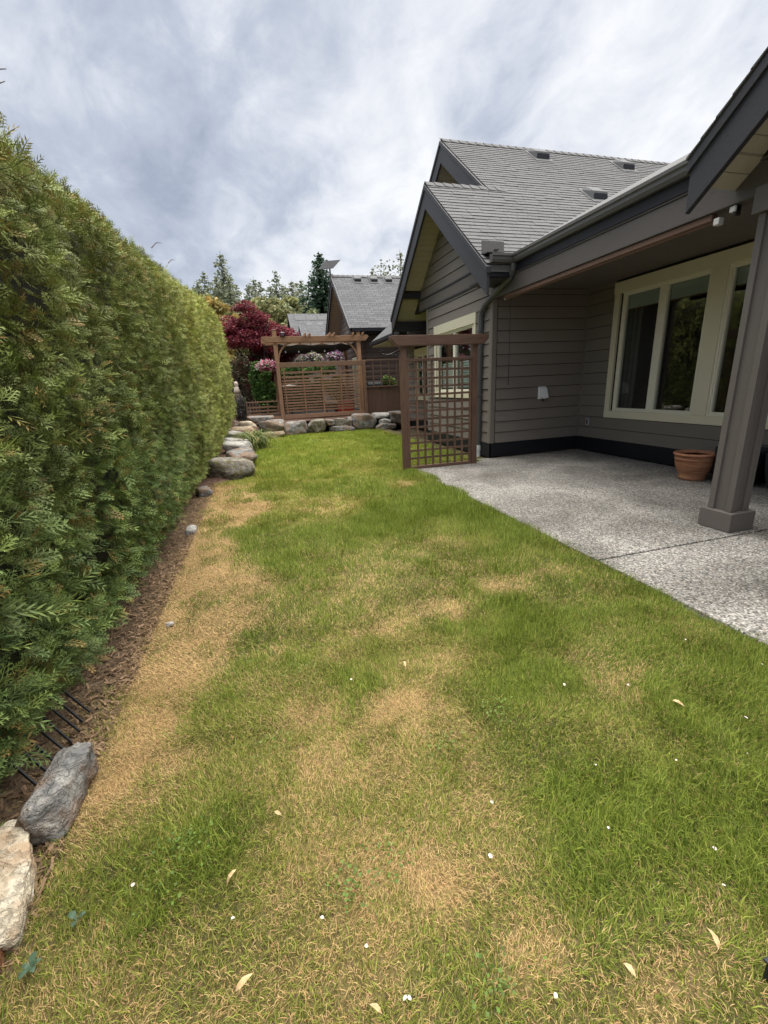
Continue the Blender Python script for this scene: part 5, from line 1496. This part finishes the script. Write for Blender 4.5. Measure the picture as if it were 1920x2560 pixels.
# ------------------------------------------------------------------ neighbouring houses
def build_neighbours():
    h = thing('neighbour_house', 'neighbouring house with steep grey gable roof behind the pergola', 'house', (5.5, 20.0, 0.45))
    ry, rz, half, X0 = 20.78, 6.24, 3.29, 3.80
    sl = 0.775
    for s in (-1, 1):
        slope_slab(h, 'roof', 'shingle_far', [(X0, ry, rz), (16, ry, rz), (16, ry + s * half, rz - sl * half), (X0, ry + s * half, rz - sl * half)], 0.12)
        for nm, d0, d1, dx in (('rake_board', 0.02, 0.36, 0.0), ('rake_trim', 0.005, 0.10, -0.03)):
            m = MB(); m.prism([(ry, rz - d0), (ry, rz - d1), (ry + s * half, rz - sl * half - d1), (ry + s * half, rz - sl * half - d0)], 'x', X0 + dx - .03, X0 + dx + .03); m.build(nm, 'charcoal', h)
        m = MB()
        for k in range(28):
            a, b = k * half / 28, (k + 0.92) * half / 28
            m.add([(X0 + .05, ry + s * a, rz - sl * a - .26), (X0 + .62, ry + s * a, rz - sl * a - .26), (X0 + .62, ry + s * b, rz - sl * b - .26), (X0 + .05, ry + s * b, rz - sl * b - .26)], [(0, 1, 2, 3)])
        o = m.build('soffit', 'soffit_vinyl', h); o['kind'] = 'stuff'
    XW = X0 + .62
    m = MB(); m.prism([(ry - half + .3, 3.8), (ry + half - .3, 3.8), (ry, rz - .2)], 'x', XW, XW + .1); g = m.build('gable_wall', 'siding', h)
    for za, zb in rows(3.85, rz - .35):
        hb, ht = (rz - .22 - za) / sl, (rz - .22 - zb) / sl
        trap_board(ry - hb, ry + hb, ry - ht, ry + ht, za + .006, zb - .005, XW).build('siding_board', 'siding', g)
    y0 = ry - half + .42
    D = [(18.7, 20.3, 0.62, 2.75)]
    w = wall_x(h, XW, y0, 24, 0.5, 3.8, D, 0.12, 'brown_wall')
    win = MB()
    (a, b, c, d), = D
    win.box(XW - .04, XW + .05, a, b, d - .12, d); win.box(XW - .04, XW + .05, a, a + .12, c, d - .12); win.box(XW - .04, XW + .05, b - .12, b, c, d - .12)
    win.box(XW - .04, XW + .05, (a + b) / 2 - .1, (a + b) / 2 + .1, c, d - .12); win.box(XW - .04, XW + .05, a, b, c - .1, c)
    win = win.build('french_door', 'vinyl', h)
    for p, q in ((a + .12, (a + b) / 2 - .1), ((a + b) / 2 + .1, b - .12)):
        MB().box(XW + .02, XW + .03, p, q, c, d - .12).build('pane', 'glass', win)
        for k in range(1, 3): yy = p + (q - p) * k / 3; MB().box(XW - .005, XW + .018, yy - .014, yy + .014, c + .001, d - .121).build('glazing_bar', 'vinyl', win)
        for k in range(1, 5): zz = c + (d - .12 - c) * k / 5; MB().box(XW - .006, XW + .017, p, q, zz - .014, zz + .014).build('glazing_bar', 'vinyl', win)
    MB().box(XW + .3, XW + 2.5, 18.0, 23.8, 0.5, 3.7).build('room', 'blind', h)
    # near wall facing the garden
    MB().box(XW, 12, y0, y0 + .12, 0.4, 3.75).build('wall', 'brown_wall', h)
    for za, zb in rows(0.5, 3.7): board_y(XW, 12, za + .006, zb - .006, y0).build('siding_board', 'brown_wall', h)
    MB().box(X0 + .03, 14, ry - half - .10, ry - half, rz - sl * half - .14, rz - sl * half - .01).build('gutter', 'black_trim', h)
    MB().box(X0 + .05, 14, ry - half, y0, rz - sl * half - .22, rz - sl * half - .18).build('eave_soffit', 'black_trim', h)
    for x in (4.87, 5.62, 6.3): 
        zz = rz - sl * 0.28
        roof_vent(h, x, ry - .28, zz, 0.8)
    x = X0
    while x < 9:
        MB().add([(x, ry - .13, rz - .06), (x, ry, rz + .045), (x, ry + .13, rz - .06), (x + .27, ry - .13, rz - .08), (x + .27, ry, rz + .02), (x + .27, ry + .13, rz - .08)], [(0, 1, 4, 3), (1, 2, 5, 4), (0, 2, 1), (3, 4, 5)]).build('ridge_cap', 'shingle', h); x += .23
    # flat panel dish on the gable peak
    d = thing('satellite_dish', 'flat grey dish panel on a short mast at the neighbouring gable peak', 'dish', (3.68, 20.78, 6.1))
    MB().tube([(3.74, 20.70, 5.95), (3.72, 20.70, 6.55)], 0.035, 8).build('mast', 'metal_grey', d)
    cx, cy, cz = 3.70, 20.62, 6.62
    u = Vector((0.86, 0.05, 0.10)).normalized(); v = Vector((0.22, 0.75, -0.0)) ; v = Vector((0.30, 0.10, 0.36)).normalized(); nrm = u.cross(v).normalized() * 0.03
    P = [Vector((cx, cy, cz)) + u * a + v * b for a, b in ((-.38, -.24), (.30, -.24), (.38, .24), (-.30, .24))]
    MB().add([*P, *[p + nrm for p in P]], [(0, 3, 2, 1), (4, 5, 6, 7), (0, 1, 5, 4), (1, 2, 6, 5), (2, 3, 7, 6), (3, 0, 4, 7)]).build('panel', 'metal_grey', d, 0.01)
    # third house
    h3 = thing('distant_house', 'distant house with a grey roof and small dormer beyond the maple', 'house', (6.0, 42, 0.8))
    ry, rz, half, X0, sl = 42.0, 7.97, 5.4, 3.5, 0.66
    for s in (-1, 1):
        slope_slab(h3, 'roof', 'shingle_far', [(X0, ry, rz), (20, ry, rz), (20, ry + s * half, rz - sl * half), (X0, ry + s * half, rz - sl * half)], 0.15)
        m = MB(); m.prism([(ry, rz - .01), (ry, rz - .4), (ry + s * half, rz - sl * half - .4), (ry + s * half, rz - sl * half - .01)], 'x', X0 - .05, X0); m.build('rake_board', 'charcoal', h3)
    MB().box(X0 + .5, 20, ry - half + .5, ry + half - .5, 0.2, rz - sl * half + .1).build('wall', 'siding', h3)
    m = MB(); m.prism([(ry - half + .5, rz - sl * half), (ry + half - .5, rz - sl * half), (ry, rz - .2)], 'x', X0 + .5, X0 + .6); m.build('gable_wall', 'siding', h3)
    ry2, rz2, h2, X2 = 38.6, 6.62, 2.6, 4.05
    for s in (-1, 1):
        slope_slab(h3, 'dormer_roof', 'shingle_far', [(X2, ry2, rz2), (14, ry2, rz2), (14, ry2 + s * h2, rz2 - sl * h2), (X2, ry2 + s * h2, rz2 - sl * h2)], 0.15)
        m = MB(); m.prism([(ry2, rz2), (ry2, rz2 - .35), (ry2 + s * h2, rz2 - sl * h2 - .35), (ry2 + s * h2, rz2 - sl * h2)], 'x', X2 - .05, X2); m.build('rake_board', 'charcoal', h3)
    for x in (5.05, 6.0): roof_vent(h3, x, ry - 1.9, rz - sl * 1.9, 1.2)
    for x in (4.0, 5.0, 6.0): 
        MB().add([(x, ry - .35, rz - sl * .35 + .03), (x + .92, ry - .35, rz - sl * .35 + .03), (x + .92, ry - 1.05, rz - sl * 1.05 + .03), (x, ry - 1.05, rz - sl * 1.05 + .03)], [(0, 1, 2, 3)]).build('skylight', 'black_pot', h3)
build_neighbours()

# ------------------------------------------------------------------ trees beyond
def conifer_mesh(H, Rb, seed, droop, dens, cols, gap=0.12, bare=0.1, size=0.42):
    rng = np.random.default_rng(seed)
    Ps, Ds, Ss, Cs = [], [], [], []
    z = H * bare
    cols = np.array(cols)
    while z < H * 0.985:
        u = (z - H * bare) / (H * (1 - bare))
        r = Rb * (1 - u) ** 0.85 * rng.uniform(0.6, 1.12) + 0.12
        nb = max(3, int(dens * (0.4 + (1 - u))))
        for k in range(nb):
            if rng.random() < gap: continue
            a = rng.uniform(0, 2 * np.pi); rl = r * rng.uniform(0.6, 1.15)
            up = 0.30 * u
            ns = max(2, int(rl / (size * 0.42)))
            for s in range(ns):
                f = (s + rng.uniform(0.2, 0.9)) / ns
                zz = z + rl * f * (up - droop * f) + rng.normal(0, 0.10)
                Ps.append((rl * f * math.cos(a) + rng.normal(0, .08), rl * f * math.sin(a) + rng.normal(0, .08), zz))
                Ds.append((math.cos(a) + rng.normal(0, .45), math.sin(a) + rng.normal(0, .45), -0.35 + up + rng.normal(0, .25)))
                Ss.append(size * rng.uniform(0.55, 1.25) * (0.55 + 0.45 * (1 - u)))
                Cs.append(cols[rng.integers(0, len(cols))] * rng.uniform(0.7, 1.25))
        z += H * 0.022 * rng.uniform(0.7, 1.3)
    P, D, S, C = np.array(Ps), np.array(Ds), np.array(Ss), np.array(Cs)
    D /= np.linalg.norm(D, axis=1, keepdims=True)
    n = len(P)
    W = np.cross(D, rng.normal(0, 1, (n, 3))); W /= np.linalg.norm(W, axis=1, keepdims=True)
    # each clump: three slender blades
    W2 = np.cross(D, W)
    V = np.stack([P - D * S[:, None] * .35, P + W * S[:, None] * .34, P + D * S[:, None] * .8, P - W * S[:, None] * .34,
                  P + W2 * S[:, None] * .30 + D * S[:, None] * .45, P - W2 * S[:, None] * .30 + D * S[:, None] * .35], 1).reshape(-1, 3)
    T = (np.array([[0, 1, 2], [0, 2, 3], [0, 1, 4], [0, 3, 5]])[None] + (np.arange(n) * 6)[:, None, None]).reshape(-1, 3)
    return V, T, np.repeat(C, 6, 0)
def tree_copy(src, label, loc, scale, rz, group):
    r = src.copy(); COL.objects.link(r); r.location = loc; r.scale = scale; r.rotation_euler = (0, 0, rz); r['label'] = label
    if group: r['group'] = group
    for ch in src.children:
        c = ch.copy(); COL.objects.link(c); c.parent = r
    return r
def conifer(name, label, H, Rb, seed, droop, dens, cols, loc, group, **kw):
    t = thing(name, label, 'tree', (0, 0, 0), group)
    m = MB(); m.tube([(0, 0, -0.5), (0.03, 0.02, H * .5), (0, 0, H)], [H * .014, H * .008, 0.02], 7); m.build('trunk', 'bark', t)
    V, T, C = conifer_mesh(H, Rb, seed, droop, dens, cols, **kw)
    o = fast_mesh('crown', V, T, 'leaf', t, C); o['kind'] = 'stuff'
    t.location = loc
    return t
def broadleaf(name, label, H, seed, cols, loc, group, n=4200, size=0.25, spread=0.30):
    t = thing(name, label, 'tree', (0, 0, 0), group)
    rng = np.random.default_rng(seed); m = MB()
    m.tube([(0, 0, -0.5), (0.1, 0, H * .35), (0.0, 0.1, H * .75)], [H * .016, H * .011, 0.03], 7)
    cs, rs = [], []
    for k in range(26):
        a = rng.uniform(0, 6.28); u = rng.uniform(0, 1) ** .6; z = H * rng.uniform(0.28, 0.97)
        r = H * spread * math.sin(math.pi * min(0.97, (z / H - 0.15) / 0.88)) * u
        c = (r * math.cos(a), r * math.sin(a), z); cs.append(c)
        w = H * rng.uniform(0.05, 0.10); rs.append((w, w, w * .8))
        if k % 2: m.tube([(0, 0, z * .6), (c[0] * .6, c[1] * .6, z * .85), c], [H * .006, H * .004, 0.01], 5)
    m.build('trunk', 'bark', t)
    V, T, C = cloud(cs, rs, n, size, cols, seed, 0.1, 0.3)
    o = fast_mesh('crown', V, T, 'leaf', t, C); o['kind'] = 'stuff'
    t.location = loc
    return t
def build_trees():
    FIR_HAZE = [(0.26, 0.30, 0.20), (0.33, 0.36, 0.25), (0.20, 0.24, 0.16), (0.38, 0.40, 0.27)]  # fir greens paled, distance haze painted into the colour
    DK = [(0.075, 0.13, 0.08), (0.11, 0.17, 0.105), (0.05, 0.095, 0.06)]
    G = 'conifers on the skyline'
    conifer('fir_tree', 'dense dark green fir with a pointed top behind the dish', 18.2, 7.6, 1, 0.42, 46, DK, (9.7, 61, 0), None, gap=0.05, size=0.66)
    a = conifer('spruce_tree', 'tallest thin grey green fir standing over the red maple', 20.8, 7.0, 2, 0.34, 30, FIR_HAZE, (-2.6, 72, 0), G, gap=0.2, size=0.66)
    b = conifer('spruce_tree', 'sparse fir with open branches and a leaning narrow top', 18.3, 6.6, 3, 0.28, 24, FIR_HAZE, (4.7, 71, 0), G, gap=0.3, size=0.66, bare=0.25)
    L = 'sparse grey green fir among the skyline trees'
    for i, (x, y, hh, src) in enumerate(((-7.6, 74, 16.0, a), (-5.2, 71, 18.3, b), (-4.1, 76, 17.2, a), (-1.0, 74, 17.4, b), (0.3, 78, 16.5, a), (1.55, 72, 17.9, a), (2.7, 76, 15.8, b),
                                        (5.9, 74, 17.6, a), (7.8, 72, 17.3, b), (8.7, 76, 16.4, a), (-6.4, 78, 16.6, b), (3.4, 80, 16.0, a), (12.4, 78, 18, b), (-3.3, 80, 19.0, b), (6.8, 80, 17, b), (-1.9, 69, 17.2, b), (0.7, 68, 16.4, a), (2.3, 70, 17.0, b), (3.6, 69, 16.3, a), (6.6, 68, 16.8, a), (-5.9, 68, 16.6, a), (-3.5, 69, 17.4, b), (8.1, 69, 17.0, b))):
        H0 = 20.8 if src is a else 18.3
        k = hh / H0
        tree_copy(src, L, (x, y, -0.3), (k * 1.0, k * 1.0, k), i * 1.3, G)
    c = conifer('spruce_tree', 'narrow fir poking up above the neighbouring roof ridge', 21.3, 5.0, 6, 0.28, 22, FIR_HAZE, (23.6, 70, 0), None, gap=0.25, size=0.66)
    tree_copy(b, 'thin bare-topped tree behind the neighbouring roof ridge', (19.4, 71, 0), (.85, .85, 1.04), 2.0, None)
    YG = [(0.32, 0.32, 0.14), (0.26, 0.28, 0.13), (0.38, 0.34, 0.16), (0.21, 0.24, 0.11)]
    OR = [(0.46, 0.31, 0.09), (0.36, 0.29, 0.10), (0.28, 0.27, 0.10)]
    OL = [(0.22, 0.25, 0.13), (0.28, 0.29, 0.15), (0.17, 0.20, 0.10)]
    p = broadleaf('alder_tree', 'yellow green leafy tree below the skyline firs', 12.4, 31, YG, (1.8, 60, 0), 'leafy trees below the firs')
    q = broadleaf('alder_tree', 'dull olive leafy tree below the skyline firs', 12.2, 32, OL, (5.0, 62, 0), 'leafy trees below the firs')
    broadleaf('alder_tree', 'orange tinged small tree at the end of the hedge', 11.3, 33, OR, (-3.6, 52, 0), None)
    for i, (x, y, k, s) in enumerate(((-6.2, 58, 1.0, q), (-2.2, 63, 1.0, p), (0.3, 64, 1.05, q), (3.4, 58, 0.92, p), (6.6, 60, 0.95, p), (8.6, 64, 1.05, q), (-4.6, 62, 1.05, p), (11.5, 64, 1.1, q), (2.9, 66, 1.15, q), (5.8, 66, 1.15, p), (-0.9, 58, .9, p), (7.9, 57, .85, q))):
        tree_copy(s, s['label'], (x, y, -0.2), (k, k, k * (0.92 + 0.05 * (i % 4))), i * 0.9, 'leafy trees below the firs')
    broadleaf('alder_tree', 'airy pale tree behind the neighbouring roof vents', 19.3, 35, [(0.16, 0.18, 0.12), (0.22, 0.23, 0.16)], (21.3, 70, 0), None, 900, 0.26, 0.13)
    # far wood that closes the horizon
    rng = np.random.default_rng(3); n = 14000
    x = rng.uniform(-90, 110, n); y = rng.uniform(84, 96, n); top = 11 + 5 * fbm(xy0(x, y * 0, 0.12), 4) * 1.2
    z = rng.uniform(0, 1, n) ** 0.7 * top
    C = np.array([(0.09, 0.115, 0.055)]) * rng.uniform(0.6, 1.5, (n, 1))
    V, T, C = leaf_quads(np.stack([x, y, z], 1), 0.75, rng, C, 0.1, 0.6)
    tag(fast_mesh('woodland', V, T, 'leaf', None, C), 'far green wood closing the horizon behind the firs', 'wood', None, 'stuff')
build_trees()

# ------------------------------------------------------------------ small things on the lawn
def build_litter():
    rng = np.random.default_rng(8)
    pts = [(.55, .89), (.18, .66), (.53, .55), (.97, .85), (1.24, .69), (1.16, .61), (1.42, .99), (1.71, .93), (1.11, 1.07), (.65, 1.06), (-.26, .97), (0, .89), (.11, .79), (.18, .66), (-.57, 1.16), (1.18, 3.37), (.86, 2.39),
           (1.9, 1.06), (2.2, 1.6), (2.35, 1.3), (3.0, 2.0), (2.7, 1.9), (4.35, 2.72), (1.6, 1.4), (0.3, 1.9), (-.45, 3.1), (-.35, 2.6), (2.4, 4.6), (1.3, 1.5)]
    base = None
    for i, (x, y) in enumerate(pts):
        a = rng.uniform(0, 6.28); s = rng.uniform(0.005, 0.009); zz = 0.018 if x < PX else 0.004
        m = MB(); n = 7
        vs_ = [(0, 0, 0)]
        for k in range(n):
            th = -2.2 + 4.4 * k / (n - 1); r = s * (1.0 if abs(th) < 1.6 else 0.7)
            vs_.append((r * 1.5 * math.cos(th) * .8 + s * .4, r * .75 * math.sin(th), 0.35 * s * abs(math.sin(th)) + 0.002))
        m.add(vs_, [(0, k, k + 1) for k in range(1, n)])
        me = bpy.data.meshes.new('petal'); me.from_pydata(m.v, [], m.f)
        o = link('petal', me, 'white_petal'); o.location = (x, y, zz); o.rotation_euler = (rng.normal(0, .25), rng.normal(0, .25), a)
        if x > PX: tag(o, 'fallen pale pink petal on the patio concrete', 'petal', 'petals on the patio')
        else: tag(o, 'fallen white petal on the lawn', 'petal', 'petals on the lawn')
    lv = [(-.25, 1.11, .03), (.75, .52, .026), (.11, .65, .022), (-.24, .80, .03), (-.32, .74, .03), (.60, 1.95, .03), (-.47, .78, .024), (1.0, .5, .03), (1.7, 1.25, .03), (-.1, 1.25, .022), (1.25, .45, .03)]
    for x, y, s in lv:
        a = rng.uniform(0, 6.28)
        m = MB(); pr_ = [(0, 0), (.3, .22), (.8, .26), (1.3, .14), (1.7, 0), (1.3, -.14), (.8, -.26), (.3, -.22)]
        m.add([(px * s, py * s, .008 * math.sin(px * 2.0) + abs(py) * s * .5) for px, py in pr_], [(0, 1, 7), (1, 2, 6, 7), (2, 3, 5, 6), (3, 4, 5)])
        me = bpy.data.meshes.new('dry_leaf'); me.from_pydata(m.v, [], m.f)
        o = link('dry_leaf', me, 'dead_leaf'); o.location = (x, y, .02); o.rotation_euler = (rng.normal(0, .3), rng.normal(0, .3), a)
        tag(o, 'curled tan dry leaf on the lawn', 'leaf', 'dry leaves on the lawn')
    # blue green weed
    for lab, x, y, k in (('blue green leafy weed at the lawn edge by the brown wood chunk', -.79, 1.03, 5), ('small blue green seedling in the lawn above the leafy weed', -.71, 1.12, 3)):
        t = thing('weed', lab, 'plant', (x, y, -.02))
        for j in range(k):
            a = j * 6.28 / k + .4; s = .014 + .005 * (j % 2)
            d = (math.cos(a), math.sin(a)); p = (-d[1], d[0]); m = MB()
            q = [(0, 0, 0), (.5, .35, .35), (1.0, .52, .50), (1.5, .30, .48), (1.75, 0, .40), (1.5, -.30, .48), (1.0, -.52, .50), (.5, -.35, .35)]
            m.add([(x + (u * d[0] + v * p[0]) * s, y + (u * d[1] + v * p[1]) * s, .005 + w * s * 1.5) for u, v, w in q], [(0, 1, 7), (1, 2, 6, 7), (2, 3, 5, 6), (3, 4, 5)])
            m.build('leaf', 'weed_leaf', t)
    # clover patches
    n = 520; cx = np.array([(-.49, 1.18, .10), (-.42, 1.28, .07), (.05, 2.1, .10), (.25, 1.0, .07), (.9, 1.5, .08), (-.1, 1.6, .08), (.4, .62, .07), (.1, .95, .06), (.6, 1.35, .07)])
    k = rng.integers(0, len(cx), n); P = np.stack([cx[k, 0] + rng.normal(0, 1, n) * cx[k, 2] * .7, cx[k, 1] + rng.normal(0, 1, n) * cx[k, 2] * .6, rng.uniform(.012, .030, n)], 1)
    C = np.array([[0.11, 0.18, 0.035]]) * rng.uniform(.7, 1.4, (n, 1))
    V, T, C = leaf_quads(P, .0055, rng, C, .75, .85)
    tag(fast_mesh('clover', V, T, 'leaf', None, C), 'small patches of round clover leaves in the lawn', 'clover', None, 'stuff')
    b = thing('plain_box', 'plain black box standing at the very edge of the lawn', 'box', (1.20, .42, 0))  # unidentified black object, shaped as a plain box
    MB().box(1.075, 1.40, 0.15, 0.44, -.02, .04).build('side', 'black_pot', b, .006)
    MB().box(1.07, 1.405, 0.145, 0.445, .041, .05).build('rim', 'black_pot', b, .003)
def litter_mats():
    t = NT('white_petal'); n = t.noise(90, 3); t.color(t.ramp(n, [(.3, (.52, .44, .38)), (.7, (.76, .72, .66))])).rough(.7); MAT['white_petal'] = t.m
    t = NT('dead_leaf'); n = t.noise(70, 3); t.color(t.ramp(n, [(.3, (.38, .24, .11)), (.7, (.62, .46, .26))])).rough(.8); MAT['dead_leaf'] = t.m
    t = NT('weed_leaf'); n = t.noise(60, 3); t.color(t.ramp(n, [(.3, (.035, .070, .038)), (.7, (.070, .115, .070))])).rough(.6); MAT['weed_leaf'] = t.m
litter_mats()
build_litter()
